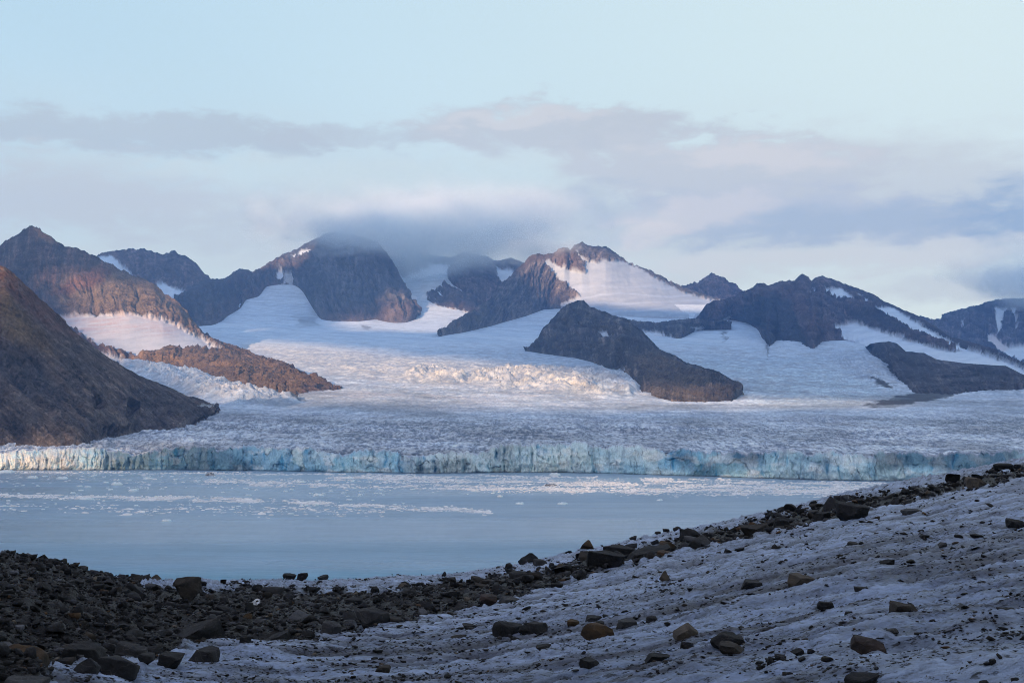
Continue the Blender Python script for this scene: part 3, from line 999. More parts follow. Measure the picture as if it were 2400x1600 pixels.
mountain('great dark rock wall of the central mountain with its summit in mist',
         [gl([(405, 716), (421, 722), (455, 764), (497, 761), (520, 753), (530, 741), (566, 719), (574, 700), (608, 692), (623, 669), (650, 665), (689, 665), (708, 677), (731, 715), (750, 746), (776, 750), (838, 751), (880, 746), (922, 755), (949, 755), (976, 746)], -25),
          [(405, 702, 8850), (411, 699, 8850), (428, 684, 8900), (459, 668, 8950), (490, 657, 9000), (513, 656, 9100), (528, 654, 9150), (562, 633, 9300), (574, 634, 9300), (589, 640, 9320), (612, 631, 9350), (627, 618, 9380), (658, 602, 9400), (700, 583, 9400), (742, 562, 9350),
           (759, 549, 9300), (780, 546, 9250), (800, 550, 9200), (840, 556, 9150), (884, 570, 9050), (903, 591, 8950), (914, 606, 8900), (929, 633, 8800), (945, 663, 8700), (960, 698, 8550), (973, 728, 8450), (976, 740, 8420)]],
         paint_c1, 1.8, (130,), 26.0, 62.0, 8.0, 400, 700)


def paint_c2(k):
    c = rockmix(k, (0.062, 0.056, 0.060), (0.085, 0.068, 0.066), (0.11, 0.09, 0.085), 40, .5)
    lf = poly(k['wx'], k['wy'], [(900, 580), (1030, 580), (1006, 625), (975, 640), (941, 655), (900, 660)], 6)
    c = over(c, (0.12, 0.085, 0.076), lf * .6)
    bs = poly(k['wx'], k['wy'], [(1000, 690), (1050, 700), (1110, 712), (1110, 736), (1040, 724), (1000, 705)], 6)
    c = over(c, (0.11, 0.078, 0.068), bs * .6)
    m = snows(k, [[(940, 655), (975, 640), (1006, 623), (1030, 618), (1054, 624), (1050, 650), (1032, 676), (998, 688), (1006, 706), (960, 704), (945, 680)],
                  [(1160, 625), (1172, 632), (1204, 634), (1200, 655), (1178, 664), (1166, 650)],
                  (0.8, [(990, 700), (1030, 716), (1100, 731), (1060, 760), (960, 720)])], 2)
    return snowcol(k, c, m, (0.74, 0.76, 0.80)), m


mountain('cloud capped dark mountain behind the ice valley',
         [gl([(890, 728), (940, 722), (960, 706), (1000, 700), (1029, 718), (1060, 723), (1082, 730), (1110, 733), (1240, 728)], -10),
          [(890, 606, 9900), (930, 600, 9900), (965, 590, 9900), (1000, 598, 9850), (1050, 606, 9800), (1090, 594, 9800), (1130, 600, 9750), (1165, 614, 9700), (1195, 606, 9700), (1240, 622, 9700)]],
         paint_c2, 2.0, (90,), 18.0, 60.0, 8.0, 500, 700)


def paint_c3(k):
    px, py, wx, wy = k['px'], k['py'], k['wx'], k['wy']
    c = rockmix(k, (0.066, 0.060, 0.060), (0.095, 0.080, 0.072), (0.12, 0.10, 0.088), 45, .5)
    top = poly(wx, wy, [(1225, 625), (1240, 598), (1300, 590), (1345, 575), (1367, 640), (1300, 632), (1270, 612)], 6)
    c = over(c, (0.14, 0.098, 0.078), top * .7)
    lt = poly(wx, wy, [(1030, 785), (1090, 740), (1140, 712), (1150, 740), (1110, 772)], 8)
    c = over(c, (0.12, 0.108, 0.10), lt * .6)
    m = snows(k, [[(1272, 610), (1286, 610), (1312, 625), (1343, 637), (1368, 641), (1372, 620), (1352, 592), (1346, 586), (1356, 592), (1374, 612), (1400, 618), (1412, 609), (1448, 612), (1482, 622),
                   (1500, 629), (1524, 644), (1549, 659), (1575, 674), (1600, 686), (1640, 698), (1690, 712), (1700, 740), (1620, 770), (1500, 770), (1400, 760), (1320, 740), (1316, 712), (1360, 697), (1330, 672), (1304, 650), (1285, 632)]], 2)
    crk = poly(wx, wy, [(1300, 645), (1330, 660), (1370, 695), (1345, 690), (1315, 665)], 6)
    c = snowcol(k, c, m, (0.42, 0.46, 0.52), (0.33, 0.38, 0.46))
    c = over(c, (0.30, 0.34, 0.42), crk * sstep(k['crag'], .2, .8) * m * .6)
    bd = np.sin(py / 3.0 + 6 * fbm(px / 160, py / 40, octv=3, seed=641) + px / 70)
    c = over(c, (0.52, 0.58, 0.68), m * sstep(bd, .2, .95) * sstep(py, 640, 690) * .45)
    return c, m


mountain('sharp ridged mountain with a broad bright snow shoulder on its right',
         [gl([(1028, 788), (1033, 787), (1083, 779), (1132, 767), (1182, 754), (1236, 739), (1274, 724), (1312, 722), (1400, 735), (1500, 742), (1600, 745), (1700, 735)], -20),
          [(1028, 787.5, 7100), (1033, 785, 7150), (1044, 773, 7300), (1075, 749, 7600), (1105, 731, 7850), (1132, 714, 8050), (1151, 699, 8200), (1167, 672, 8400), (1197, 651, 8550), (1209, 634, 8650), (1228, 619, 8750), (1239, 602, 8850), (1258, 599, 8900),
           (1281, 599, 8950), (1301, 595, 9000), (1312, 585, 9000), (1322, 579, 9000), (1335, 589, 9030), (1346, 577, 9080), (1356, 574, 9100), (1364, 570, 9100), (1381, 580, 9120), (1419, 581, 9150), (1434, 589, 9170), (1454, 604, 9200), (1477, 618, 9230), (1500, 627, 9250),
           (1528, 638, 9280), (1540, 645, 9290), (1549, 649, 9300), (1570, 662, 9320), (1596, 674, 9340), (1638, 689, 9360), (1700, 706, 9380)]],
         paint_c3, 1.8, (130,), 20.0, 60.0, 9.0, 600, 600, shear=-.6)


def paint_r0(k):
    c = rockmix(k, (0.105, 0.068, 0.060), (0.14, 0.085, 0.072), (0.09, 0.07, 0.068), 30, .5)
    return c, np.zeros(k['px'].shape)


mountain('small jagged reddish peak far behind the snow shoulder',
         [[(1560, 730, 10000), (1700, 735, 10000), (1780, 720, 10000)],
          [(1560, 690, 10500), (1596, 676, 10500), (1625, 667, 10500), (1640, 661, 10500), (1655, 653, 10500), (1669, 645, 10500), (1681, 651, 10500), (1698, 655, 10500), (1706, 664, 10500), (1727, 672, 10500), (1742, 686, 10500), (1780, 705, 10500)]],
         paint_r0, 2.0, (50,), 24.0, 90.0, 16.0, 700, 500)


def paint_n(k):
    px, py, wx, wy = k['px'], k['py'], k['wx'], k['wy']
    c = rockmix(k, (0.046, 0.044, 0.047), (0.062, 0.056, 0.055), (0.105, 0.09, 0.08), 40, .6)
    fold = np.sin((px * .5 + py * .9) / 9 + 7 * fbm(px / 70, py / 60, octv=3, seed=831))
    c = over(c, (0.125, 0.11, 0.10), sstep(fold, .3, 1) * poly(wx, wy, [(1290, 800), (1330, 745), (1440, 750), (1470, 800), (1500, 850), (1420, 840), (1350, 835)], 16) * .55)
    lo = poly(wx, wy, [(1480, 850), (1540, 830), (1600, 862), (1660, 900), (1640, 930), (1530, 925)], 18)
    c = over(c, (0.15, 0.12, 0.095), lo * sstep(k['crag'], .2, .9) * .75)
    m = snows(k, [(0.85, [(1402, 782), (1420, 780), (1438, 798), (1424, 800), (1408, 792)]), (0.9, [(1455, 876), (1466, 868), (1470, 880), (1462, 886)])], 1.5)
    return snowcol(k, c, m), m


mountain('dark rocky nunatak standing in the middle of the ice',
         [gl([(1230, 822), (1236, 822), (1285, 830), (1335, 838), (1373, 845), (1408, 857), (1446, 874), (1470, 899), (1515, 921), (1570, 936), (1655, 940), (1719, 936), (1740, 921)], -15),
          [(1230, 819, 6020), (1240, 812, 6030), (1255, 801, 6050), (1274, 774, 6080), (1297, 748, 6120), (1320, 725, 6150), (1346, 711, 6150), (1358, 709, 6150), (1369, 710, 6140), (1385, 725, 6100), (1404, 732, 6050), (1427, 738, 5980), (1446, 744, 5900), (1480, 762, 5750), (1502, 779, 5600),
           (1536, 813, 5300), (1570, 834, 5080), (1608, 855, 4800), (1655, 868, 4500), (1698, 885, 4250), (1725, 898, 4080), (1740, 917, 3860)]],
         paint_n, 1.8, (140,), 14.0, 60.0, 9.0, 800, 600)


def paint_n2(k):
    c = rockmix(k, (0.050, 0.047, 0.050), (0.068, 0.060, 0.060), (0.10, 0.088, 0.08), 24, .6)
    m = snows(k, [[(1500, 784), (1506, 778), (1557, 783), (1600, 800), (1500, 800)], (0.7, [(1618, 770), (1640, 764), (1660, 770), (1640, 776)])], 2)
    return snowcol(k, c, m), m


mountain('low dark rock rib joining the nunatak to the mountain on the right',
         [gl([(1396, 775), (1440, 778), (1506, 784), (1557, 784), (1591, 795), (1630, 774), (1672, 769), (1700, 768), (1714, 762)], -15),
          [(1396, 737, 7500), (1425, 741, 7500), (1447, 745, 7500), (1502, 756, 7450), (1540, 758, 7400), (1591, 750, 7450), (1640, 749, 7500), (1664, 752, 7500), (1700, 752, 7500), (1714, 761, 7500)]],
         paint_n2, 1.9, (40,), 12.0, 45.0, 7.0, 850, 300)


def paint_r1(k):
    px, py, wx, wy = k['px'], k['py'], k['wx'], k['wy']
    c = rockmix(k, (0.060, 0.048, 0.052), (0.080, 0.060, 0.060), (0.10, 0.072, 0.066), 70, .5)
    red = poly(wx, wy, [(1770, 680), (1870, 670), (1900, 730), (1970, 790), (1900, 800), (1870, 740), (1800, 700)], 16)
    c = over(c, (0.115, 0.070, 0.062), red * .75)
    dk = poly(wx, wy, [(1720, 746), (1760, 712), (1810, 690), (1850, 705), (1880, 780), (1905, 822), (1860, 800), (1800, 818), (1775, 766)], 6)
    c = over(c, (0.042, 0.042, 0.050), dk * .85)
    dk2 = poly(wx, wy, [(1950, 650), (2080, 712), (2200, 772), (2400, 862), (2400, 880), (2200, 800), (2060, 720)], 8)
    c = over(c, (0.050, 0.046, 0.052), dk2 * .7)
    dk3 = poly(wx, wy, [(1986, 730), (2060, 735), (2160, 800), (2120, 790), (2000, 760)], 10)
    c = over(c, (0.045, 0.043, 0.052), dk3 * .7)
    m = snows(k, [[(1929, 677), (1953, 680), (1972, 677), (2004, 703), (1970, 704), (1948, 694)],
                  [(2008, 689), (2038, 706), (2055, 722), (2090, 722), (2123, 741), (2165, 767), (2195, 786), (2233, 805), (2272, 822), (2340, 843), (2330, 848), (2240, 822), (2187, 801), (2144, 780), (2100, 754), (2072, 741), (2050, 724)],
                  [(1954, 769), (2004, 758), (2038, 771), (2080, 784), (2144, 805), (2208, 822), (2272, 826), (2378, 856), (2420, 884), (2420, 915), (2357, 882), (2250, 872), (2195, 866), (2165, 850), (2123, 842), (2098, 824), (2078, 816), (2036, 822), (1978, 793)],
                  [(1903, 676), (1914, 688), (1909, 690)], [(1897, 690), (1902, 692), (1899, 698)],
                  (0.6, [(1690, 748), (1716, 735), (1718, 742), (1700, 750)])], 1.6)
    return snowcol(k, c, m, (0.70, 0.74, 0.80), (0.52, 0.58, 0.68)), m


mountain('broad dark purple mountain with snow strips on the right',
         [gl([(1625, 752), (1660, 752), (1698, 750), (1717, 748), (1753, 756), (1778, 772), (1787, 792), (1800, 820), (1821, 800), (1851, 802), (1880, 807), (1906, 824), (1923, 806), (1953, 798), (1978, 796), (2038, 812), (2080, 818), (2123, 830), (2250, 858), (2400, 888), (2600, 915)], -20),
          [(1625, 749, 8000), (1630, 745, 8000), (1642, 732, 8020), (1655, 715, 8050), (1672, 706, 8080), (1698, 702, 8100), (1723, 694, 8120), (1740, 685, 8130), (1766, 677, 8150), (1774, 667, 8150), (1791, 666, 8150), (1800, 672, 8150), (1821, 666, 8150), (1834, 660, 8150), (1863, 660, 8150), (1872, 649, 8150),
           (1880, 642, 8150), (1893, 653, 8150), (1902, 660, 8150), (1919, 651, 8130), (1929, 649, 8120), (1948, 655, 8080), (1995, 674, 7950), (2038, 689, 7800), (2080, 711, 7600), (2123, 732, 7400), (2161, 746, 7200), (2199, 771, 7000), (2229, 791, 6850), (2272, 804, 6650), (2314, 817, 6450), (2357, 838, 6200), (2400, 859, 5950), (2600, 905, 5200)]],
         paint_r1, 1.8, (140,), 18.0, 90.0, 6.0, 900, 700, shear=.5)


def paint_r2(k):
    c = rockmix(k, (0.044, 0.044, 0.052), (0.058, 0.053, 0.058), (0.072, 0.064, 0.066), 60, .5)
    m = snows(k, [(0.6, [(2176, 933), (2215, 928), (2205, 935), (2180, 937)])], 2)
    return snowcol(k, c, m), m


mountain('low dark ridge of moraine rock above the right side of the glacier',
         [gl([(2030, 816), (2038, 824), (2055, 842), (2089, 880), (2123, 905), (2144, 922), (2221, 925), (2293, 916), (2378, 911), (2420, 909), (2600, 915)], -15),
          [(2030, 813, 6100), (2038, 806, 5900), (2060, 802, 5700), (2080, 800, 5500), (2102, 806, 5350), (2123, 825, 5150), (2165, 828, 5000), (2195, 843, 4850), (2250, 851, 4700), (2357, 858, 4500), (2400, 880, 4300), (2420, 890, 4200), (2600, 905, 4000)]],
         paint_r2, 1.9, (90,), 7.0, 160.0, 1.2, 950, 350, shear=.9)


def paint_r3(k):
    c = rockmix(k, (0.062, 0.058, 0.068), (0.080, 0.068, 0.074), (0.10, 0.086, 0.088), 45, .5)
    m = snows(k, [[(2330, 722), (2352, 726), (2361, 725), (2350, 750), (2342, 786), (2336, 788), (2334, 750)], [(2368, 726), (2378, 724), (2384, 770), (2380, 772), (2374, 745)],
                  (0.8, [(2255, 750), (2260, 748), (2258, 764), (2253, 764)]),
                  [(2309, 788), (2331, 788), (2345, 805), (2362, 814), (2400, 812), (2600, 800), (2600, 900), (2400, 852), (2360, 834), (2330, 812)]], 1.6)
    c = snowcol(k, c, m)
    return over(c, (0.70, 0.56, 0.50), m * poly(k['px'], k['py'], [(2305, 785), (2335, 785), (2365, 818), (2345, 830)], 6) * .6), m


mountain('distant blue mountain with snow couloirs under the mist at the right edge',
         [[(2130, 800, 9300), (2400, 880, 9000), (2650, 900, 9000)],
          [(2130, 745, 9700), (2161, 743, 9750), (2180, 750, 9780), (2204, 750, 9800), (2208, 739, 9800), (2229, 733, 9800), (2272, 722, 9800), (2297, 715, 9800), (2335, 705, 9800), (2400, 700, 9800), (2650, 690, 9800)]],
         paint_r3, 2.0, (80,), 26.0, 90.0, 8.0, 980, 600)

# ------------------------------------------------------------------ water and far land
me = new_mesh('water', [(-7000, -900, 0), (7000, -900, 0), (7000, 12000, 0), (-7000, 12000, 0)], [(0, 1, 2, 3)], smooth=False)
new_obj('water', me, M_WATER, 'structure', 'calm milky blue bay in front of the glacier')

# ------------------------------------------------------------------ the slope in the foreground
YS = np.array([(-1600, 1090), (-600, 1190), (-300, 1228), (0, 1296), (60, 1308), (120, 1325), (200, 1343), (270, 1353), (350, 1365), (450, 1369), (700, 1369), (850, 1363), (1000, 1355),
               (1100, 1342), (1200, 1326), (1300, 1306), (1400, 1286), (1500, 1266), (1600, 1244), (1740, 1213), (1881, 1180), (1968, 1157), (2056, 1138), (2147, 1124), (2249, 1104),
               (2337, 1085), (2400, 1074), (2700, 1036), (3200, 990), (4000, 940)], float)
DS = np.array([(-1600, 30), (-400, 38), (0, 46), (200, 53), (370, 61), (700, 74), (1000, 80), (1250, 86), (1600, 96), (2000, 112), (2400, 130), (2800, 145), (4000, 170)], float)
BK = 6300.0
MORAINE = [(-500, 1200), (0, 1290), (60, 1302), (200, 1338), (300, 1356), (330, 1372), (400, 1388), (560, 1384), (700, 1386), (860, 1392), (960, 1382), (1060, 1366), (1160, 1352), (1280, 1340), (1380, 1312),
           (1460, 1296), (1560, 1276), (1640, 1250), (1720, 1238), (1830, 1208), (1960, 1182), (2080, 1160), (2160, 1146), (2250, 1128), (2400, 1092), (2500, 1070),
           (2500, 1090), (2400, 1124), (2300, 1144), (2150, 1176), (2040, 1204), (1960, 1222), (1800, 1256), (1700, 1282), (1600, 1296), (1520, 1318), (1420, 1340), (1300, 1372),
           (1200, 1408), (1100, 1420), (1010, 1438), (940, 1456), (850, 1478), (700, 1496), (600, 1520), (480, 1530), (350, 1548), (200, 1560), (100, 1610), (100, 1700), (-500, 1700)]
ICEPATCH = [[(330, 1546), (420, 1530), (560, 1516), (600, 1522), (420, 1548), (340, 1560), (250, 1572), (180, 1566)], [(100, 1570), (180, 1552), (300, 1545), (330, 1560), (240, 1590), (130, 1610)]]


def Ys(px):
    return np.interp(px, YS[:, 0], YS[:, 1])


def Ds(px):
    return np.interp(px, DS[:, 0], DS[:, 1])


def ground_relief(x, y, mor):
    w = fbm(x / 6, y / 6, octv=2, seed=301)
    st = ridged(x / 5.5 + w * .3, (y + .14 * x) / .95 + w * .8, octv=4, gain=.55, seed=302)
    lump = fbm(x / 2.2, y / 1.4, octv=4, gain=.55, seed=303)
    big = fbm(x / 16, y / 9, octv=3, seed=304)
    amp = np.clip(np.hypot(x, y) / 30, .55, 1.6)
    sm = fbm(x / .55, y / .38, octv=4, gain=.62, seed=306)
    run = ridged(x / 2.6 + w * .6, (y + .12 * x) / .46 + w * 1.2, octv=3, gain=.5, seed=307)
    ice = (st - .55) * .085 * amp + lump * .10 + sm * .055 + (run - .5) * .045 * amp
    rub = fbm(x / 1.3, y / 1.3, octv=4, gain=.6, seed=305) * .26
    return big * .22 + ice * (1 - mor) + rub * mor


def moraine_mask(px, py, feather=6):
    nx = fbm(px / 40, py / 12, octv=4, gain=.6, seed=311)
    ny = fbm(px / 40 + 9, py / 12 + 5, octv=4, gain=.6, seed=312)
    wx, wy = px + nx * 26, py + ny * 12
    m = poly(wx, wy, MORAINE, feather)
    for q in ICEPATCH:
        m = m * (1 - poly(wx, wy, q, feather))
    return m


def ground_D(px, py):
    a = Ys(px) - BK / Ds(px)
    return BK / np.maximum(py - a, 1.0)


def build_ground():
    pxs = np.concatenate([np.linspace(-1600, -260, 60), np.linspace(-240, 2640, 1000), np.linspace(2660, 4000, 60)])
    ys = Ys(pxs)
    n1, n2 = 340, 46
    px = np.broadcast_to(pxs[None, :], (n1, len(pxs)))
    s = np.linspace(0, 1, n1 - 24)
    s = np.concatenate([np.zeros(0), s])
    pyb = np.full_like(pxs, 1660.0)
    py1 = ys[None, :] + (pyb - ys)[None, :] * s[:, None]
    ext = np.geomspace(1.05, 5.2, 24)
    py2 = ys[None, :] + (pyb - ys)[None, :] * ext[:, None]
    py = np.concatenate([py1, py2], 0)
    D = ground_D(px, py)
    D0 = Ds(pxs)
    V = P(px, py, D)
    # far side of the crest falls away to the shore
    k = np.linspace(0, 1, n2)[1:, None] ** 1.5
    kx, kz = ray(pxs, ys)
    dd = D0[None, :] + k * 420
    zc = H + kz * D0
    sl = kz[None, :]
    Zb = zc[None, :] + (dd - D0) * np.minimum(sl, -.02) - (1 - np.exp(-(dd - D0) / 14.0)) * (dd - D0) * .27
    back = np.stack([kx[None, :] * dd, dd, Zb], -1)
    V = np.concatenate([V[::-1], back], 0)
    pxa = np.broadcast_to(pxs[None, :], V.shape[:2])
    pya = np.concatenate([py[::-1], np.broadcast_to(ys[None, :], back.shape[:2])], 0)
    x, y = V[..., 0], V[..., 1]
    mor = moraine_mask(pxa, pya)
    rel = ground_relief(x, y, mor)
    V[..., 2] += rel
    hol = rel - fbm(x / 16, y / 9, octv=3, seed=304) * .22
    V[..., 2] = np.maximum(V[..., 2], -6)
    # albedo: streaky dirty ice, dark rubble bed
    w = fbm(x / 6, y / 6, octv=2, seed=321)
    st = fbm(x / 6.5 + w * .4, (y + .14 * x) / .8 + w * .9, octv=5, gain=.6, seed=322)
    blot = fbm(x / 9, (y + .1 * x) / 3.0, octv=4, gain=.55, seed=323)
    c = np.broadcast_to(np.array((0.25, 0.32, 0.47)), x.shape + (3,)).copy()
    c = over(c, (0.42, 0.53, 0.76), np.clip(.32 + st * 1.4 + blot * .6, 0, 1) * .8)
    c = over(c, (0.075, 0.080, 0.110), np.clip(.15 - st * 1.6 - blot * .8, 0, 1) * .85)
    c = over(c, (0.46, 0.57, 0.76), poly(pxa + blot * 30, pya + st * 6, [(1640, 1600), (1800, 1570), (2000, 1545), (2140, 1530), (2300, 1490), (2400, 1470), (2400, 1600), (2100, 1600), (1950, 1590), (1800, 1592)], 8) * .7)
    c = over(c, (0.45, 0.56, 0.76), poly(pxa + blot * 30, pya + st * 6, [(1180, 1440), (1300, 1410), (1430, 1380), (1560, 1378), (1500, 1400), (1380, 1420), (1260, 1436)], 8) * .6)
    c = over(c, (0.080, 0.074, 0.085), poly(pxa + blot * 40, pya + st * 8, [(1700, 1340), (1900, 1330), (2100, 1310), (2300, 1280), (2400, 1270), (2400, 1300), (2200, 1330), (2000, 1350), (1800, 1356)], 10) * .3)
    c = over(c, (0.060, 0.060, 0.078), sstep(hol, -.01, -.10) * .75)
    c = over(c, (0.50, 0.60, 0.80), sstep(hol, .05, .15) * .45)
    c = over(c, (0.010, 0.010, 0.012), mor)
    sn = np.maximum.reduce([poly(pxa, pya + st * 2, q, 1.5) for q in ([(667, 1407), (690, 1405), (706, 1408), (690, 1411), (670, 1412)], [(590, 1418), (604, 1415), (610, 1420), (596, 1424)], [(645, 1412), (656, 1408), (654, 1414)])])
    c = over(c, (0.8, 0.82, 0.85), sn)
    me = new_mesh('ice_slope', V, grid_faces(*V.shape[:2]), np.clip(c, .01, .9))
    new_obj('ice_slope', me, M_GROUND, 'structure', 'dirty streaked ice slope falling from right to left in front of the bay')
    # the same hillside carried on behind the camera
    xs = np.linspace(-1200, 1200, 160)
    yy = 1.9 - np.geomspace(.01, 900, 90)[::-1]
    X, Y = np.meshgrid(xs, yy)
    Z = 67.8 + .03 * np.clip(X, -150, 600) + np.maximum(-Y - 6, 0) * .38 + fbm(X / 90, Y / 90, octv=4, seed=331) * np.clip(-Y / 12, 0, 14)
    cc = np.broadcast_to(np.array((0.25, 0.32, 0.47)), X.shape + (3,))
    me = new_mesh('hillside', np.stack([X, Y, Z], -1), grid_faces(*X.shape), cc)
    new_obj('hillside', me, M_GROUND, 'structure', 'ice slope carrying on behind the viewpoint')


build_ground()


def ground_pt(px, py):
    """point of the slope at a photo pixel"""
    px = np.atleast_1d(np.asarray(px, float))
    py = np.atleast_1d(np.asarray(py, float))
    py = np.maximum(py, Ys(px) + .5)
    D = ground_D(px, py)
    V = P(px, py, D)
    V[:, 2] += ground_relief(V[:, 0], V[:, 1], moraine_mask(px, py))
    return V, D


# ------------------------------------------------------------------ stones
_ICO = {}


def ico(sub):
    if sub not in _ICO:
        bm = bmesh.new()
        bmesh.ops.create_icosphere(bm, subdivisions=sub, radius=1.0)
        bm.verts.ensure_lookup_table()
        _ICO[sub] = (np.array([v.co[:] for v in bm.verts]), np.array([[v.index for v in f.verts] for f in bm.faces]))
        bm.free()
    return _ICO[sub]


def stone_shape(seed, sub=3, shape='block', rough=.022):
    """angular broken stone in a unit box (x, y centred; z from 0 to 1)"""
    r = np.random.default_rng(seed)
    v0, f = ico(sub)
    v = v0.copy() * 1.25
    n = r.normal(size=(r.integers(9, 14), 3))
    d = r.uniform(.44, .80, len(n))
    ex = {'point': [((.9, .1, .55), .42), ((-.8, .3, .6), .42), ((.1, -.9, .5), .45), ((0, .9, .5), .5)],
          'wedge': [((-.45, -.25, .85), .34), ((.8, -.3, -.1), .75), ((.2, -.95, -.1), .6), ((-.9, -.2, .2), .8)],
          'slab': [((.08, -.1, 1), .30), ((0, 0, -1), .30), ((.3, -.9, .1), .7), ((1, .1, .2), .85)],
          'block': [((.12, -.15, 1), .62), ((-.15, -1, .1), .62), ((1, -.1, .1), .72), ((-1, .05, .15), .72)],
          'round': []}[shape]
    n = np.concatenate([n, np.array([q[0] for q in ex]).reshape(-1, 3)])
    d = np.concatenate([d, np.array([q[1] for q in ex])])
    n = n / np.linalg.norm(n, axis=1, keepdims=True)
    for _ in range(2):
        for a, b_ in zip(n, d):
            s_ = np.maximum(v @ a - b_, 0)
            v = v - s_[:, None] * a
    if sub >= 2:
        nr = v / (np.linalg.norm(v, axis=1, keepdims=True) + 1e-9)
        o_ = float(seed % 97)
        q = fbm(v[:, 0] * 2.2 + o_, v[:, 1] * 2.2, v[:, 2] * 2.2, octv=4, gain=.6, seed=seed % 53)
        v = v + nr * (q * rough * 2.4)[:, None]
    lo, hi_ = v.min(0), v.max(0)
    v = (v - lo) / (hi_ - lo)
    v[:, :2] -= .5
    return v, f


def place_stone(px, base, w, h, colour, shape, label, seed, name='boulder', cat='boulder', group=None, sub=4, depth=.85):
    Vp, D = ground_pt(px, base)
    k = D[0] / F
    W, Hh = w * k * .95, h * k * .88
    v, f = stone_shape(seed, sub, shape)
    sink = .24
    v = v * np.array([W, W * depth, Hh * (1 + sink)])
    v[:, 2] -= Hh * sink
    v[:, 1] += W * depth * .35
    me = new_mesh(name, v, f, smooth=False)
    o = new_obj(name, me, STONE[colour], None, label, cat, group, None, tuple(Vp[0]))
    return o


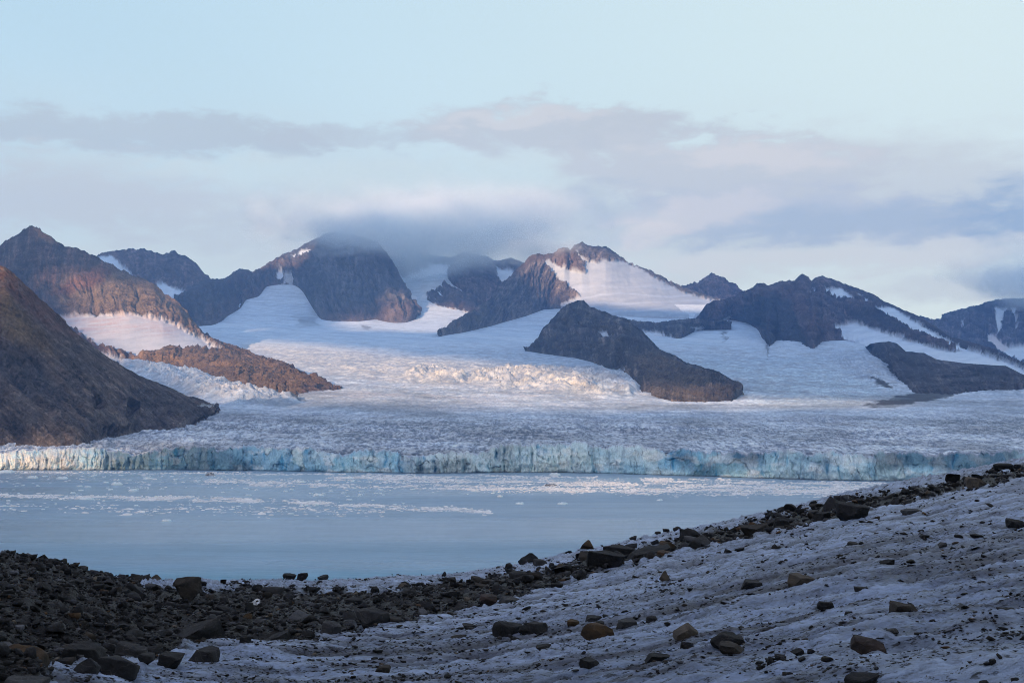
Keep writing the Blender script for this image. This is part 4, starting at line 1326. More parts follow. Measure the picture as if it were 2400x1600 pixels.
BIG = [
    (437, 1421, 66, 62, 'brown', 'block', 'tall upright grey brown boulder standing alone in the dark rubble'),
    (458, 1512, 120, 78, 'dark', 'wedge', 'largest dark grey wedge boulder with a flat tilted top in the rubble'),
    (45, 1556, 116, 68, 'ochre', 'round', 'large rust orange boulder at the lower left edge of the rubble'),
    (46, 1612, 108, 60, 'grey', 'block', 'grey veined block in front of the large rust orange boulder'),
    (193, 1545, 96, 46, 'black', 'slab', 'flat topped black slab between the rust orange boulder and the wedge boulder'),
    (303, 1538, 88, 44, 'dark', 'slab', 'long brownish slab right of the flat topped black slab'),
    (198, 1594, 60, 44, 'dark', 'point', 'triangular dark rock on bare ice right of the grey veined block'),
    (272, 1594, 98, 56, 'dark', 'block', 'squat olive dark block on bare ice at the bottom of the rubble'),
    (396, 1565, 62, 40, 'black', 'block', 'black block on the ice edge below the largest wedge boulder'),
    (470, 1554, 80, 34, 'dark', 'slab', 'grey slab leaning on the ice below the largest wedge boulder'),
    (648, 1500, 66, 44, 'dark', 'wedge', 'dark wedge rock at the rubble edge right of the largest wedge boulder'),
    (772, 1488, 60, 38, 'grey', 'slab', 'pale grey slab at the lower edge of the rubble band'),
    (185, 1337, 36, 21, 'grey', 'round', 'rounded pale stone perched on the crest of the rubble mound'),
    (317, 1365, 28, 20, 'brown', 'round', 'brown stone on the shore crest beside a tan stone'),
    (362, 1365, 27, 19, 'tan', 'round', 'tan stone on the shore crest beside a brown stone'),
    (678, 1373, 34, 15, 'black', 'slab', 'low black stone on the crest touching its taller twin'),
    (708, 1374, 26, 18, 'black', 'block', 'black angular stone on the crest right of a low black stone'),
    (755, 1368, 28, 15, 'dark', 'wedge', 'dark wedge stone alone on the crest above the pale ice strip'),
    (608, 1462, 34, 24, 'grey', 'block', 'blue grey block in the rubble behind the dark wedge rock'),
    (578, 1458, 24, 15, 'ochre', 'round', 'small orange stone beside the blue grey block in the rubble'),
    (1238, 1324, 50, 26, 'black', 'point', 'black pointed rock where the rubble band meets the water line'),
    (1268, 1331, 40, 22, 'dark', 'block', 'dark block leaning behind the black pointed rock'),
    (1376, 1291, 34, 21, 'ochre', 'point', 'ochre stone on the skyline above the black boulder cluster'),
    (1384, 1319, 58, 34, 'brown', 'round', 'brown rough boulder at the left end of the black boulder cluster'),
    (1453, 1306, 84, 46, 'black', 'block', 'tall black boulder in the middle of the black boulder cluster'),
    (1524, 1307, 112, 46, 'black', 'wedge', 'widest black boulder at the right end of the black boulder cluster'),
    (1566, 1293, 40, 29, 'ochre', 'wedge', 'ochre rock on the shoulder of the widest black boulder'),
    (1421, 1339, 94, 38, 'black', 'slab', 'low black slab in front of the black boulder cluster'),
    (1558, 1368, 27, 28, 'tan', 'point', 'tan pyramid stone standing upright on clean ice'),
    (1053, 1369, 32, 21, 'black', 'block', 'black stone on the ice strip left of two brownish rocks'),
    (1119, 1369, 34, 21, 'brown', 'block', 'upper of two brownish rocks in the rubble band'),
    (1128, 1382, 36, 18, 'brown', 'slab', 'lower of two brownish rocks in the rubble band'),
    (1144, 1419, 45, 24, 'red', 'block', 'reddish grey block on the lower edge of the rubble band'),
    (1195, 1415, 55, 20, 'grey', 'slab', 'grey slab right of the reddish grey block'),
    (1004, 1433, 28, 26, 'black', 'wedge', 'black wedge rock beside a scrap of white ice'),
    (871, 1474, 90, 40, 'dark', 'slab', 'broad dark slab at the lower rubble edge left of centre'),
    (919, 1451, 62, 25, 'dark', 'block', 'dark block behind the broad dark slab'),
    (1190, 1505, 78, 34, 'black', 'slab', 'tilted black slab touching a grey block on the ice'),
    (1250, 1499, 72, 33, 'dark', 'block', 'grey block touching the tilted black slab on the ice'),
    (1402, 1513, 84, 50, 'ochre', 'block', 'large ochre and grey block alone on the ice slope'),
    (1470, 1483, 56, 20, 'grey', 'slab', 'slate grey slab behind the large ochre and grey block'),
    (1344, 1482, 31, 16, 'ochre', 'slab', 'small orange stone left of the large ochre and grey block'),
    (1528, 1472, 31, 19, 'dark', 'block', 'dark stone right of the slate grey slab'),
    (1639, 1290, 74, 50, 'grey', 'point', 'pointed grey boulder with a sharp pale edge in the rubble band'),
    (1779, 1261, 78, 38, 'brown', 'round', 'rough brown grey boulder right of the pointed grey boulder'),
    (1834, 1239, 41, 28, 'black', 'block', 'black block right of the rough brown grey boulder'),
    (1931, 1224, 42, 32, 'black', 'round', 'rounded black boulder beside the streaked black boulder'),
    (2003, 1222, 82, 42, 'black', 'slab', 'streaked black boulder high in the rubble band'),
    (2291, 1149, 54, 25, 'tan', 'block', 'tan grey boulder near the top of the rubble band'),
    (2141, 1210, 52, 16, 'grey', 'slab', 'flat pale slab lying on ice below the rubble band'),
    (2383, 1250, 48, 21, 'black', 'slab', 'black slab on ice at the right edge of the slope'),
    (1880, 1400, 66, 30, 'tan', 'slab', 'flat tan boulder with a dark top on the ice slope'),
    (1937, 1430, 40, 24, 'black', 'block', 'black block below the flat tan boulder'),
    (1763, 1399, 56, 20, 'dark', 'slab', 'low dark slab on the ice left of the flat tan boulder'),
    (2083, 1340, 36, 19, 'black', 'wedge', 'sharp black wedge stone in the dirty ice band'),
    (2125, 1469, 72, 28, 'brown', 'slab', 'brown flat boulder frozen into the lower right ice'),
    (2039, 1553, 84, 40, 'red', 'block', 'reddish brown boulder on the lower right ice'),
    (1712, 1548, 92, 38, 'black', 'slab', 'long black slab on the ice above a brown slab'),
    (1718, 1567, 66, 24, 'brown', 'slab', 'brown slab on the ice below the long black slab'),
    (1612, 1549, 36, 26, 'black', 'block', 'black rock left of the long black slab'),
    (1610, 1510, 64, 34, 'tan', 'wedge', 'pale tan boulder on the ice above the long black slab'),
    (2025, 1612, 90, 40, 'black', 'round', 'large black boulder at the bottom edge below the reddish boulder'),
    (1540, 1579, 66, 20, 'black', 'slab', 'flat black slab near the bottom of the ice slope'),
    (1385, 1606, 56, 20, 'black', 'slab', 'black slab half cut off by the bottom edge'),
    (1392, 1463, 43, 15, 'dark', 'slab', 'flat dark slab behind the small orange stone'),
    (896, 1588, 38, 21, 'brown', 'block', 'brown stone low on the ice left of centre'),
    (2362, 1469, 46, 13, 'black', 'slab', 'thin black slab frozen in the ice at the far right'),
]
for i, (px, by, w, h, cc, sh, lab) in enumerate(BIG):
    place_stone(px, by, w, h, cc, sh, lab, 1000 + i * 7)

MED = [(340, 1564, 42, 26, 'dark'), (573, 1529, 28, 20, 'black'), (145, 1327, 20, 13, 'dark'), (338, 1366, 24, 15, 'dark'), (575, 1373, 22, 12, 'black'), (31, 1379, 35, 26, 'black'),
       (160, 1368, 34, 21, 'grey'), (98, 1388, 35, 22, 'dark'), (260, 1392, 28, 16, 'grey'), (525, 1418, 25, 18, 'dark'), (548, 1436, 22, 14, 'ochre'), (583, 1442, 26, 30, 'dark'),
       (77, 1453, 25, 10, 'ochre'), (68, 1480, 35, 16, 'grey'), (132, 1486, 27, 18, 'brown'), (398, 1434, 16, 14, 'tan'), (455, 1515, 34, 17, 'brown'), (1192, 1340, 20, 15, 'black'),
       (1169, 1335, 15, 8, 'dark'), (1333, 1301, 19, 11, 'black'), (1542, 1256, 16, 8, 'dark'), (1562, 1252, 18, 9, 'dark'), (1587, 1249, 22, 12, 'dark'), (1484, 1271, 18, 11, 'dark'),
       (812, 1464, 31, 24, 'black'), (1100, 1478, 37, 14, 'black'), (1074, 1504, 40, 14, 'brown'), (1565, 1486, 18, 11, 'black'), (932, 1529, 22, 8, 'ochre'), (927, 1472, 30, 11, 'brown'),
       (1274, 1552, 38, 15, 'black'), (884, 1540, 26, 10, 'black'), (1305, 1387, 33, 12, 'black'), (2052, 1198, 26, 14, 'black'), (2184, 1151, 27, 16, 'black'), (2124, 1160, 22, 15, 'black'),
       (2073, 1178, 26, 15, 'dark'), (2000, 1296, 32, 13, 'dark'), (2211, 1303, 22, 13, 'grey'), (1784, 1598, 21, 13, 'black'), (1806, 1592, 15, 20, 'black'), (1831, 1583, 29, 14, 'black'),
       (1871, 1571, 34, 16, 'black'), (1902, 1572, 20, 13, 'black'), (1941, 1589, 34, 13, 'brown'), (2328, 1578, 19, 14, 'black'), (2308, 1594, 26, 14, 'black'), (2380, 1595, 21, 11, 'dark'),
       (2301, 1385, 28, 13, 'black'), (2022, 1406, 38, 13, 'black'), (1990, 1473, 21, 11, 'black'), (1789, 1496, 20, 14, 'brown'), (2093, 1512, 33, 12, 'dark'), (1706, 1300, 20, 13, 'black'),
       (1735, 1296, 26, 12, 'dark'), (2138, 1345, 26, 9, 'brown'), (2170, 1280, 26, 10, 'black'), (2290, 1278, 34, 9, 'black'), (2160, 1262, 18, 8, 'black'), (1876, 1252, 15, 9, 'dark')]
MARKS = [(437, 1400, 'the tall upright boulder'), (458, 1480, 'the largest wedge boulder'), (45, 1525, 'the rust orange boulder'), (272, 1570, 'the squat olive dark block'),
         (700, 1366, 'the two black stones on the crest'), (1238, 1312, 'the black pointed rock'), (1470, 1290, 'the black boulder cluster'), (1558, 1355, 'the tan pyramid stone'),
         (1144, 1407, 'the reddish grey block'), (1215, 1488, 'the tilted black slab'), (1402, 1490, 'the large ochre and grey block'), (1639, 1265, 'the pointed grey boulder'),
         (2003, 1205, 'the streaked black boulder'), (2291, 1138, 'the high tan grey boulder'), (1880, 1385, 'the flat tan boulder'), (2125, 1455, 'the brown flat boulder'),
         (2039, 1533, 'the reddish brown boulder'), (1712, 1540, 'the long black slab'), (2383, 1240, 'the slab at the right edge'), (2083, 1330, 'the sharp black wedge stone'),
         (871, 1455, 'the broad dark slab'), (896, 1577, 'the low brown stone'), (2362, 1462, 'the thin frozen black slab'), (1385, 1595, 'the slab cut off by the edge')]
ORD = ['first', 'second', 'third', 'fourth', 'fifth', 'sixth', 'seventh', 'eighth', 'ninth', 'tenth', 'eleventh', 'twelfth']
TOLD = {}


def told(px, py, noun, marks):
    """the thing told apart by what it lies beside: nearest landmark and the side of it, counted outwards"""
    d = [(((px - m[0]) / 1.6) ** 2 + (py - m[1]) ** 2) ** .5 for m in marks]
    m = marks[d.index(min(d))]
    dx, dy = (px - m[0]) / 2.2, py - m[1]
    side = ('right of' if dx > 0 else 'left of') if abs(dx) > abs(dy) else ('in front of' if dy > 0 else 'behind')
    return noun, side, m[2], min(d)


def tell_apart(items, marks):
    """items: (object, px, py, noun)"""
    seen = {}
    for o, px, py, noun in items:
        n_, side, mk, d = told(px, py, noun, marks)
        seen.setdefault((n_, side, mk), []).append((d, o))
    for (n_, side, mk), lst in seen.items():
        lst.sort(key=lambda q: q[0])
        for k, (d, o) in enumerate(lst):
            o['label'] = ('%s %s %s' % (n_, side, mk)) if len(lst) == 1 else ('%s %s %s %s' % (ORD[min(k, 11)], n_, side, mk))


STONES = []
k_ = 0
for i, (px, by, w, h, cc) in enumerate(MED):
    inm = moraine_mask(np.array([float(px)]), np.array([float(by)]))[0] > .5
    o = place_stone(px, by, w, h, cc, ['block', 'slab', 'wedge', 'round'][i % 4], 'loose stone', 3000 + i * 11, 'stone', 'stone',
                    'loose stones in the dark rubble' if inm else 'loose stones on the bare ice', 3)
    STONES.append((o, px, by, '%s %s stone' % ('broad' if w > 29 else 'knee high' if h > 16 else 'hand sized', {'dark': 'dark grey', 'tan': 'pale tan', 'ochre': 'orange'}.get(cc, cc))))

# smaller stones scattered one by one: copies of a dozen shapes
r_ = np.random.default_rng(99)
PROT = []
for i in range(14):
    v, f = stone_shape(5000 + i * 13, 2, ['block', 'slab', 'wedge', 'round', 'point'][i % 5])
    v[:, 2] -= .32
    PROT.append((v, f))
KEYS = ['black', 'black', 'dark', 'dark', 'brown', 'grey', 'tan', 'ochre']
protm = {}
for cc in set(KEYS):
    for i in range(5):
        v, f = PROT[(i * 3 + len(cc)) % 14]
        me = new_mesh('stone', v, f, smooth=False)
        me.materials.append(STONE[cc])
        protm[cc, i] = me
NICE = {'dark': 'dark grey', 'tan': 'pale tan', 'ochre': 'orange'}
cnt = 0
while cnt < 165:
    px, py = r_.uniform(620, 2420), r_.uniform(1090, 1605)
    if py < Ys(px) + 12:
        continue
    if moraine_mask(np.array([px]), np.array([py]))[0] > .4:
        continue
    cc = KEYS[r_.integers(0, len(KEYS))]
    Vp, D = ground_pt(px, py)
    w = min(20, 5 + r_.exponential(4.5)) * (1 if py > 1250 else .8) * D[0] / F
    o = bpy.data.objects.new('stone', protm[cc, int(r_.integers(0, 5))])
    o.scale = (w * r_.uniform(.9, 1.5), w * r_.uniform(.7, 1.1), w * r_.uniform(.32, .7))
    o.location = tuple(Vp[0])
    o.rotation_euler = (r_.normal(0, .12), r_.normal(-.15, .12), r_.uniform(-.6, .6))
    STONES.append((o, px, py, 'small %s stone' % NICE.get(cc, cc)))
    o['category'] = 'stone'
    o['group'] = 'small stones scattered on the ice slope'
    col.objects.link(o)
    cnt += 1


tell_apart(STONES, MARKS)


def scatter(name, n, sampler, sub, size, colours, label, squash=(.35, .8), seed=1, embed=.25):
    r = np.random.default_rng(seed)
    protos = [stone_shape(7000 + seed * 31 + i, sub, ['block', 'slab', 'wedge', 'round', 'point'][i % 5])[0] for i in range(24)]
    f0 = ico(sub)[1]
    px, py = sampler(r, n)
    n = len(px)
    Vp, D = ground_pt(px, py)
    s = size(r, n, px, py, D)
    nv = len(protos[0])
    pick = r.integers(0, 24, n)
    base = np.array(protos)[pick]
    base[..., 2] -= embed
    sc = np.stack([s * r.uniform(.8, 1.5, n), s * r.uniform(.7, 1.1, n), s * r.uniform(*squash, n)], -1)
    base = base * sc[:, None, :]
    a = r.uniform(0, 2 * np.pi, n)
    t_ = r.normal(0, .3, n)
    x = base[..., 0] * np.cos(t_)[:, None] + base[..., 2] * np.sin(t_)[:, None]
    z = -base[..., 0] * np.sin(t_)[:, None] + base[..., 2] * np.cos(t_)[:, None]
    y = base[..., 1]
    X = x * np.cos(a)[:, None] - y * np.sin(a)[:, None]
    Y = x * np.sin(a)[:, None] + y * np.cos(a)[:, None]
    V = np.stack([X, Y, z], -1) + Vp[:, None, :]
    F_ = (f0[None] + (np.arange(n) * nv)[:, None, None]).reshape(-1, 3)
    cols = np.array([q[0] for q in colours])
    pr = np.array([q[1] for q in colours], float)
    ci = r.choice(len(cols), n, p=pr / pr.sum())
    c = cols[ci] * r.uniform(.7, 1.35, (n, 1))
    C = np.repeat(c, nv, 0)
    me = new_mesh(name, V.reshape(-1, 3), F_, C, smooth=False)
    return new_obj(name, me, M_RUBBLE, 'stuff', label)


RC = [((0.007, 0.007, 0.009), 46), ((0.013, 0.013, 0.015), 30), ((0.027, 0.027, 0.031), 13), ((0.024, 0.020, 0.018), 10), ((0.060, 0.061, 0.070), 6), ((0.065, 0.036, 0.018), 1.6), ((0.08, 0.064, 0.05), 1.4)]


def in_moraine(r, n):
    px = r.uniform(-250, 2480, n * 6)
    py = Ys(px) + (1640 - Ys(px)) * r.uniform(0, 1, n * 6) ** (1.25 + 1.6 * sstep(px, 900, 1500))
    m = moraine_mask(px, py, 8)
    k = r.uniform(0, 1, n * 6) < m
    return px[k][:n], py[k][:n]


def on_ice(r, n):
    px = r.uniform(150, 2450, n * 5)
    py = Ys(px) + 2 + (1620 - Ys(px)) * r.uniform(0, 1, n * 5) ** 1.15
    V = P(px, py, ground_D(px, py))
    w = fbm(V[:, 0] / 6, V[:, 1] / 6, octv=2, seed=321)
    st = fbm(V[:, 0] / 6.5 + w * .4, (V[:, 1] + .14 * V[:, 0]) / .8 + w * .9, octv=5, gain=.6, seed=322)
    clus = fbm(px / 70, py / 24, octv=3, seed=341)
    mm = moraine_mask(px, py, 20)
    pr = np.clip(.22 - st * .7 + clus * .6 + mm * .5, .02, 1) * (1 - .7 * (mm > .8))
    k = r.uniform(0, 1, n * 5) < pr
    return px[k][:n], py[k][:n]


scatter('rubble', 6500, in_moraine, 2, lambda r, n, px, py, D: np.clip(.05 + r.exponential(.085, n), .06, .6) * np.clip(D / 45, .6, 1.3) * (1 + .3 * sstep(px, 1000, 1400)), RC, 'dark angular rubble heaped along the edge of the ice', (.45, .85), 3)
scatter('gravel', 30000, in_moraine, 1, lambda r, n, px, py, D: np.clip(.03 + r.exponential(.04, n), .03, .25) * np.clip(D / 40, .6, 1.4), RC, 'fine dark gravel filling the rubble band', (.4, .8), 4)
scatter('ice_debris', 20000, on_ice, 1, lambda r, n, px, py, D: np.clip(.016 + r.exponential(.022, n), .012, .14) * np.clip(D / 26, .7, 2.0), RC, 'grit and small stones strewn over the ice slope', (.2, .5), 5)

# ------------------------------------------------------------------ ice adrift on the bay
def floe_shape(seed, kind):
    r = np.random.default_rng(seed)
    v0, f = ico(3)
    v = v0.copy()
    th = np.arctan2(v[:, 1], v[:, 0])
    rad = 1 + .25 * np.sin(th * 2 + r.uniform(0, 6)) + .15 * np.sin(th * 5 + r.uniform(0, 6))
    v[:, :2] *= rad[:, None]
    h = .35 + (ridged(v[:, 0] * 1.5 + seed, v[:, 1] * 1.5, octv=3, seed=seed % 31) * .5 if kind == 'peak' else .12 * fbm(v[:, 0] * 2 + seed, v[:, 1] * 2, octv=3, seed=seed % 31))
    v[:, 2] = np.where(v[:, 2] > 0, np.minimum(v[:, 2], .75) * np.maximum(h, .12) * 1.6, np.maximum(v[:, 2], -.25))
    up_ = v[:, 2].max()
    v[:, 2] = np.where(v[:, 2] > 0, v[:, 2] / up_, v[:, 2])
    return v, f


def place_floe(px, py, w, h, seed, label, group=None, dirty=False, kind='peak'):
    D = float(water_D(px, py))
    x = float(P(px, py, D)[0])
    W = w * D / F
    Hh = h * D / F
    v, f = floe_shape(seed, kind)
    v = v * np.array([W / 2.2, W / 2.2 * .8, Hh])
    me = new_mesh('ice_floe', v, f)
    return new_obj('ice_floe', me, M_FLOE_DIRTY if dirty else M_FLOE, None, label, 'ice floe', group, None, (x, D, 0.0))


BERGS = [
    (274, 1136, 34, 8, 'largest white floe with ragged peaks floating below the left ice cliff', False),
    (492, 1114, 26, 8, 'dark dirt covered floe floating near the foot of the ice cliff', True),
    (1290, 1138, 36, 5, 'flat dark and white floe in the bright brash ice band', True),
    (1300, 1114, 24, 7, 'white floe close under the fluted middle of the ice cliff', False),
    (745, 1161, 30, 6, 'broad white floe just above the long brash ice streak', False),
    (311, 1150, 26, 5, 'low white floe right of the largest ragged floe', False),
    (146, 1122, 24, 6, 'white floe in the left cluster below the sunlit cliff', False),
    (78, 1120, 22, 6, 'pointed white floe at the far left below the sunlit cliff', False),
    (14, 1107, 40, 7, 'long white floe at the left edge touching the cliff foot', False),
    (390, 1221, 22, 5, 'lone white floe nearest the dark shore', False),
    (705, 1130, 22, 5, 'bluish floe above the second brash ice streak', False),
    (1172, 1164, 14, 5, 'small peaked floe alone right of the brash streak', False),
    (1218, 1181, 26, 5, 'pale turquoise floe at the end of the brash streak', False),
    (1318, 1181, 30, 5, 'turquoise and white floe furthest right on the open water', False),
    (1546, 1173, 16, 4, 'small flat floe near the ice slope on the right', False),
    (366, 1166, 8, 6, 'small upright floe stuck in the long brash streak', False),
    (205, 1170, 30, 5, 'flat white raft of floes on the long brash streak', False),
    (348, 1122, 22, 4, 'thin white floe in the row below the cliff left of the dark floe', False),
]
for i, (px, py, w, h, lab, dirty) in enumerate(BERGS):
    place_floe(px, py, w, h, 40 + i * 3, lab, None, dirty)
rb = np.random.default_rng(55)
FLOES = []
for i in range(150):
    t_ = rb.uniform()
    if t_ < .55:
        px, py = rb.uniform(0, 1000), rb.triangular(1108, 1118, 1200)
    elif t_ < .8:
        px, py = rb.uniform(400, 1900), rb.uniform(1118, 1165)
    else:
        px, py = rb.uniform(0, 950), rb.normal(1186, 9)
    if py > Ys(px) - 30 or py < np.interp(px, FB[:, 0], FB[:, 1]) + 4:
        continue
    w_ = rb.uniform(4, 15)
    o = place_floe(px, py, w_, rb.uniform(1.2, 3.2), 200 + i, 'floe', 'small ice floes drifting on the bay', False, 'flat' if i % 3 else 'peak')
    FLOES.append((o, px, py * 5, ('broad' if w_ > 11 else 'small' if w_ > 7 else 'tiny') + (' flat white floe' if i % 3 else ' peaked white floe')))
FMARK = [(274, 1136 * 5, 'the largest ragged floe'), (492, 1114 * 5, 'the dark dirt covered floe'), (1290, 1138 * 5, 'the flat dark and white floe'), (1300, 1114 * 5, 'the floe under the fluted cliff'),
         (745, 1161 * 5, 'the broad floe above the brash streak'), (146, 1122 * 5, 'the floe below the sunlit cliff'), (14, 1107 * 5, 'the long floe at the left edge'), (390, 1221 * 5, 'the lone floe nearest the shore'),
         (705, 1130 * 5, 'the bluish floe'), (1218, 1181 * 5, 'the pale turquoise floe'), (1546, 1173 * 5, 'the flat floe near the ice slope'), (205, 1170 * 5, 'the flat raft of floes'), (366, 1166 * 5, 'the small upright floe')]
tell_apart(FLOES, FMARK)


def brash():
    r = np.random.default_rng(61)
    P_, sizes = [], []
    # streaks: (list of centre points, half thickness in photo rows, count)
    ST = [([(-40, 1160), (200, 1164), (420, 1168), (600, 1173), (760, 1181), (900, 1187), (1050, 1193), (1150, 1200)], 2.6, 11000),
          ([(480, 1130), (700, 1133), (900, 1139), (1100, 1144), (1300, 1147), (1600, 1153), (2000, 1158)], 3.6, 13000),
          ([(760, 1117), (1000, 1122), (1300, 1131), (1600, 1139), (1800, 1144), (2100, 1149)], 5.0, 19000),
          ([(1500, 1124), (1800, 1130), (2100, 1133)], 2.5, 5000),
          ([(-40, 1106), (300, 1107), (700, 1110), (1000, 1114), (1400, 1118)], 2.0, 4500),
          ([(-40, 1125), (400, 1122), (700, 1128)], 9.0, 1400),
          ([(-40, 1190), (300, 1192), (900, 1198)], 6.0, 1500)]
    for pts, th, n in ST:
        pts = np.array(pts, float)
        px = r.uniform(pts[0, 0], pts[-1, 0], n)
        py = np.interp(px, pts[:, 0], pts[:, 1]) + r.normal(0, th * 1.0, n) + fbm(px / 60, px * 0, octv=3, seed=5) * th * 1.3
        dens = fbm(px / 90, py / 4, octv=3, seed=6)
        k = (r.uniform(0, 1, n) < np.clip(.45 + dens * 1.7, .06, 1)) & (py > np.interp(px, FB[:, 0], FB[:, 1]) + 2.5)
        P_.append(np.stack([px[k], py[k]], -1))
    Q = np.concatenate(P_)
    n = len(Q)
    D = water_D(Q[:, 0], Q[:, 1])
    X = P(Q[:, 0], Q[:, 1], D)[:, 0]
    s = np.clip(.55 + r.exponential(.55, n), .45, 4)
    ang = np.arange(6) * np.pi / 3
    rr = r.uniform(.6, 1.2, (n, 6))
    a0 = r.uniform(0, 6.28, (n, 1))
    ox, oy = np.cos(ang + a0) * rr * s[:, None], np.sin(ang + a0) * rr * s[:, None] * 1.2
    hz = s * r.uniform(.08, .36, n)
    lo = np.stack([X[:, None] + ox, D[:, None] + oy, np.full((n, 6), -.1)], -1)
    hi_ = np.stack([X[:, None] + ox * .8, D[:, None] + oy * .8, np.broadcast_to(hz[:, None], (n, 6)) * r.uniform(.6, 1, (n, 6))], -1)
    ap = np.stack([X, D, hz * 1.25], -1)[:, None]
    V = np.concatenate([lo, hi_, ap], 1)
    i = np.arange(6)
    j = (i + 1) % 6
    tri = np.concatenate([np.stack([i, j, 6 + j], -1), np.stack([i, 6 + j, 6 + i], -1), np.stack([6 + i, 6 + j, np.full(6, 12)], -1)])
    Fc = (tri[None] + (np.arange(n) * 13)[:, None, None]).reshape(-1, 3)
    c = np.array((.84, .84, .86)) * r.uniform(.75, 1.04, (n, 1))
    me = new_mesh('brash_ice', V.reshape(-1, 3), Fc, np.repeat(c, 13, 0), smooth=False)
    new_obj('brash_ice', me, M_BRASH, 'stuff', 'streaks of broken brash ice drifting across the bay')


brash()

# ------------------------------------------------------------------ unseen cloud layer added to block the sun: gaps cut where sun patches should fall
ZC = 3000.0
HX, HY = math.sin(SUN_AZ), math.cos(SUN_AZ)


def to_deck(V):
    s_ = (ZC - V[..., 2]) / -SUN_DIR[2]
    q = V - SUN_DIR * s_[..., None]
    return np.stack([q[..., 0] * HX + q[..., 1] * HY, q[..., 0] * HY - q[..., 1] * HX], -1)     # along the sun, across it


def sheet_poly(pts):
    pts = np.array(pts, float)
    return to_deck(P(pts[:, 0], pts[:, 1], S(pts[:, 0], pts[:, 1])))


def flat_poly(pts, D):
    pts = np.array(pts, float)
    return to_deck(P(pts[:, 0], pts[:, 1], np.full(len(pts), float(D)) if np.isscalar(D) else np.array(D, float)))


def water_poly(pts):
    pts = np.array(pts, float)
    return to_deck(P(pts[:, 0], pts[:, 1], water_D(pts[:, 0], pts[:, 1])))


GAPS = [
    (flat_poly([(540, 420), (960, 400), (1420, 440), (1400, 560), (1250, 592), (1050, 594), (900, 572), (780, 556), (560, 540)], 9250), 60),
    (sheet_poly([(480, 790), (700, 806), (900, 826), (1120, 850), (1250, 870), (1320, 890), (1480, 912), (1700, 930), (2050, 946), (2050, 966), (1500, 972), (1100, 972), (800, 964), (690, 955), (560, 950), (440, 910), (270, 860), (270, 830)]), 60),
    (flat_poly([(150, 700), (260, 635), (345, 660), (440, 735), (540, 812), (790, 916), (690, 945), (440, 870), (280, 850), (190, 800)], [5700, 5900, 5950, 5800, 5450, 3900, 3500, 4950, 5150, 5500]), 60),
    (flat_poly([(60, 526), (85, 526), (150, 578), (130, 590)], 6150), 40),
    (flat_poly([(-500, 1030), (300, 1030), (300, 1175), (-500, 1175)], 2010), 25),
    (flat_poly([(600, 655), (640, 610), (735, 560), (745, 600), (730, 650), (680, 665)], 9350), 60),
    (flat_poly([(1215, 640), (1240, 590), (1380, 570), (1490, 620), (1570, 655), (1720, 705), (1700, 750), (1480, 745), (1320, 722)], [8700, 8850, 9100, 9200, 9300, 9300, 8500, 8500, 8500]), 70),
    (sheet_poly([(760, 752), (940, 748), (960, 712), (1060, 720), (1110, 735), (1030, 780), (860, 775)]), 70),
    (flat_poly([(-200, 560), (0, 628), (110, 716), (190, 790), (120, 780), (40, 720), (0, 760), (-200, 720)], 2540), 40),
    (water_poly([(700, 1126), (1300, 1130), (2050, 1136), (2000, 1144), (1300, 1146), (800, 1140)]), 30),
]


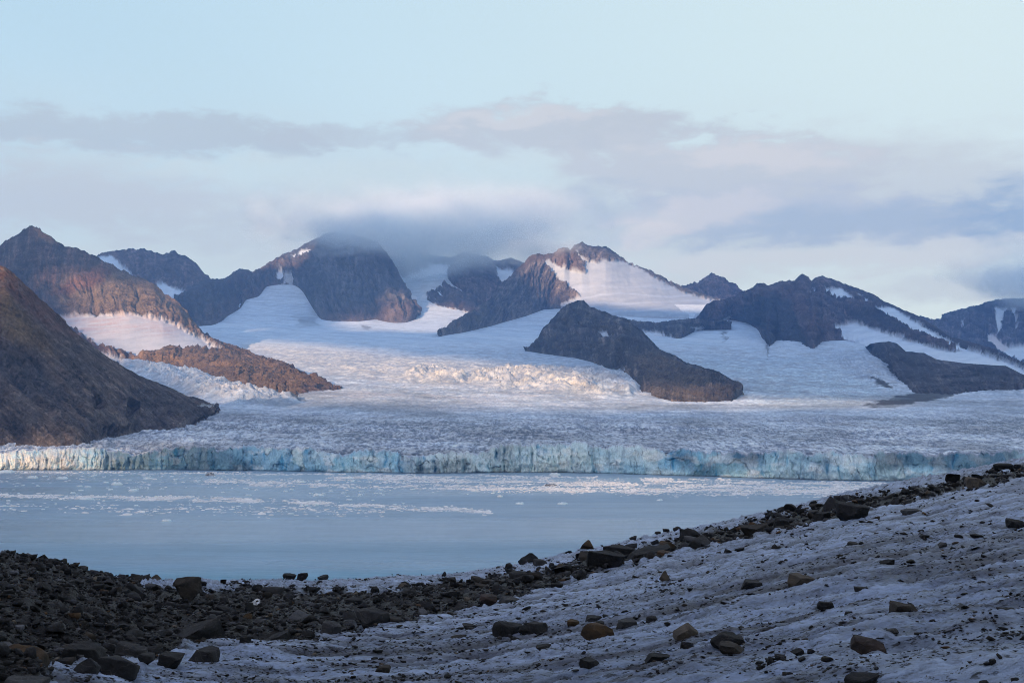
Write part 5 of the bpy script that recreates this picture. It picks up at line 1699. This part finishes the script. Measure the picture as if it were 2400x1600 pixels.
def shading_cloud_layer():
    m_, gg, b, o = mat_new('shading_cloud')
    m_.node_tree.nodes.remove(b)
    d1 = gg.n('ShaderNodeBsdfDiffuse')
    d1.inputs[0].default_value = (0.92, 0.92, 0.94, 1)
    d2 = gg.n('ShaderNodeBsdfTranslucent')
    d2.inputs[0].default_value = (0.92, 0.92, 0.95, 1)
    mx = gg.n('ShaderNodeMixShader')
    mx.inputs[0].default_value = .62
    m_.node_tree.links.new(d1.outputs[0], mx.inputs[1])
    m_.node_tree.links.new(d2.outputs[0], mx.inputs[2])
    tr = gg.n('ShaderNodeBsdfTransparent')
    m3 = gg.n('ShaderNodeMixShader')
    m3.inputs[0].default_value = .16
    m_.node_tree.links.new(mx.outputs[0], m3.inputs[1])
    m_.node_tree.links.new(tr.outputs[0], m3.inputs[2])
    m_.node_tree.links.new(m3.outputs[0], o.inputs[0])
    a0, a1, c0, c1, st = -15000., 4400., -8800., 2400., 85.
    ga, gc = np.arange(a0, a1, st), np.arange(c0, c1, st)
    Aa, Cc = np.meshgrid(ga, gc, indexing='ij')
    n1 = fbm(Aa / 420, Cc / 420, octv=4, gain=.55, seed=401)
    n2 = fbm(Aa / 420 + 7, Cc / 420 + 3, octv=4, gain=.55, seed=402)
    op = np.zeros(Aa.shape)
    for q, ft in GAPS:
        op = np.maximum(op, poly(Aa + n1 * 90, Cc + n2 * 50, q, ft))
    op = np.where(op > .3, 1.0, op)
    edge = np.minimum.reduce([Aa - a0, a1 - Aa, Cc - c0, c1 - Cc]) / 900 + n1 * .6
    solid = (op < .5) & (edge > .3)
    X = Aa * HX + Cc * HY
    Y = Aa * HY - Cc * HX
    thick = (1 - op) * np.clip(edge, 0, 1)
    top = ZC + 14 + thick * 50 * np.clip(ridged(Aa / 600, Cc / 600, octv=4, seed=404), 0, 2)
    botm = ZC - thick * 14 * (1 + n2)
    idx = np.arange(Aa.size).reshape(Aa.shape)
    cell = solid[:-1, :-1] & solid[1:, :-1] & solid[:-1, 1:] & solid[1:, 1:]
    q = np.stack([idx[:-1, :-1], idx[1:, :-1], idx[1:, 1:], idx[:-1, 1:]], -1)
    off = Aa.size
    fb = q[cell]
    ft_ = q[cell][:, ::-1] + off
    walls = []
    pad = np.pad(cell, 1)
    for di, dj, e in ((-1, 0, (0, 3)), (1, 0, (1, 2)), (0, -1, (0, 1)), (0, 1, (3, 2))):
        nb = pad[1 + di:pad.shape[0] - 1 + di, 1 + dj:pad.shape[1] - 1 + dj]
        w = cell & ~nb
        a_, b_ = q[w][:, e[0]], q[w][:, e[1]]
        walls.append(np.stack([a_, b_, b_ + off, a_ + off], -1))
    V = np.concatenate([np.stack([X, Y, botm], -1).reshape(-1, 3), np.stack([X, Y, top], -1).reshape(-1, 3)])
    Fc = np.concatenate([fb, ft_] + walls)
    used = np.unique(Fc)
    remap = np.full(len(V), -1)
    remap[used] = np.arange(len(used))
    me = new_mesh('shading_cloud_layer', V[used], remap[Fc])
    new_obj('shading_cloud_layer', me, m_, 'stuff', 'unseen cloud layer added to shade the scene, with gaps cut for sun patches')


shading_cloud_layer()


# ------------------------------------------------------------------ mist on the summits
def mist(label, px, py, D, rx, ry, rz, dens, seed):
    m_ = bpy.data.materials.new('summit_mist')
    m_.use_nodes = True
    m_.node_tree.nodes.clear()
    gg = NG(m_.node_tree)
    o_ = gg.n('ShaderNodeOutputMaterial')
    pv = gg.n('ShaderNodeVolumePrincipled')
    pv.inputs['Color'].default_value = (0.90, 0.96, 0.985, 1)
    t = gg.n('ShaderNodeTexCoord').outputs['Object']
    ln = gg.n('ShaderNodeVectorMath', operation='LENGTH')
    gg.put(ln.inputs[0], t)
    nz = gg.noise(gg.vmul(t, (rx / rz * .6, ry / rz * .6, 1.0)), 1.5, 5.0, 0.6, .3)
    e = gg.m('SUBTRACT', gg.m('ADD', gg.m('MULTIPLY', nz, 1.9), -.22), ln.outputs['Value'])
    oz = gg.n('ShaderNodeSeparateXYZ')
    gg.put(oz.inputs[0], t)
    fade = gg.ramp(oz.outputs[2], -.55, .75, 1, 0)
    gg.put(pv.inputs['Density'], gg.m('MULTIPLY', fade, gg.ramp(e, -.28, .75, 0, dens)))
    m_.node_tree.links.new(pv.outputs[0], o_.inputs['Volume'])
    v, f = ico(3)
    me = new_mesh('mist', v, f)
    c_ = P(px, py, D)
    ob = new_obj('mist', me, m_, 'stuff', label, None, None, None, tuple(c_))
    ob.scale = (rx, ry, rz)


mist('bank of cloud resting on the central summit and the peaks behind the ice valley', 1000, 514, 9000, 1230, 640, 395, .0105, 1)
mist('thin cloud over the mountain at the right edge', 2430, 640, 9500, 700, 400, 260, .007, 3)

# ------------------------------------------------------------------ the air
hz_, gg, b, o = mat_new('haze_air')
hz_.node_tree.nodes.remove(b)
pv = gg.n('ShaderNodeVolumePrincipled')
pv.inputs['Color'].default_value = (0.25, 0.50, 1.0, 1)
pv.inputs['Density'].default_value = 0.000042
pv.inputs['Anisotropy'].default_value = 0.1
hz_.node_tree.links.new(pv.outputs[0], o.inputs['Volume'])
x0, x1, y0, y1, z0, z1 = -7100, 7100, -1300, 12100, -31.5, 1960
bv = np.array([(x, y, z) for z in (z0, z1) for y in (y0, y1) for x in (x0, x1)], float)
bf = [(0, 2, 3, 1), (4, 5, 7, 6), (0, 1, 5, 4), (2, 6, 7, 3), (0, 4, 6, 2), (1, 3, 7, 5)]
me = new_mesh('haze', bv, bf, smooth=False)
new_obj('haze', me, hz_, 'stuff', 'clear cold evening air that fades the far mountains to blue')
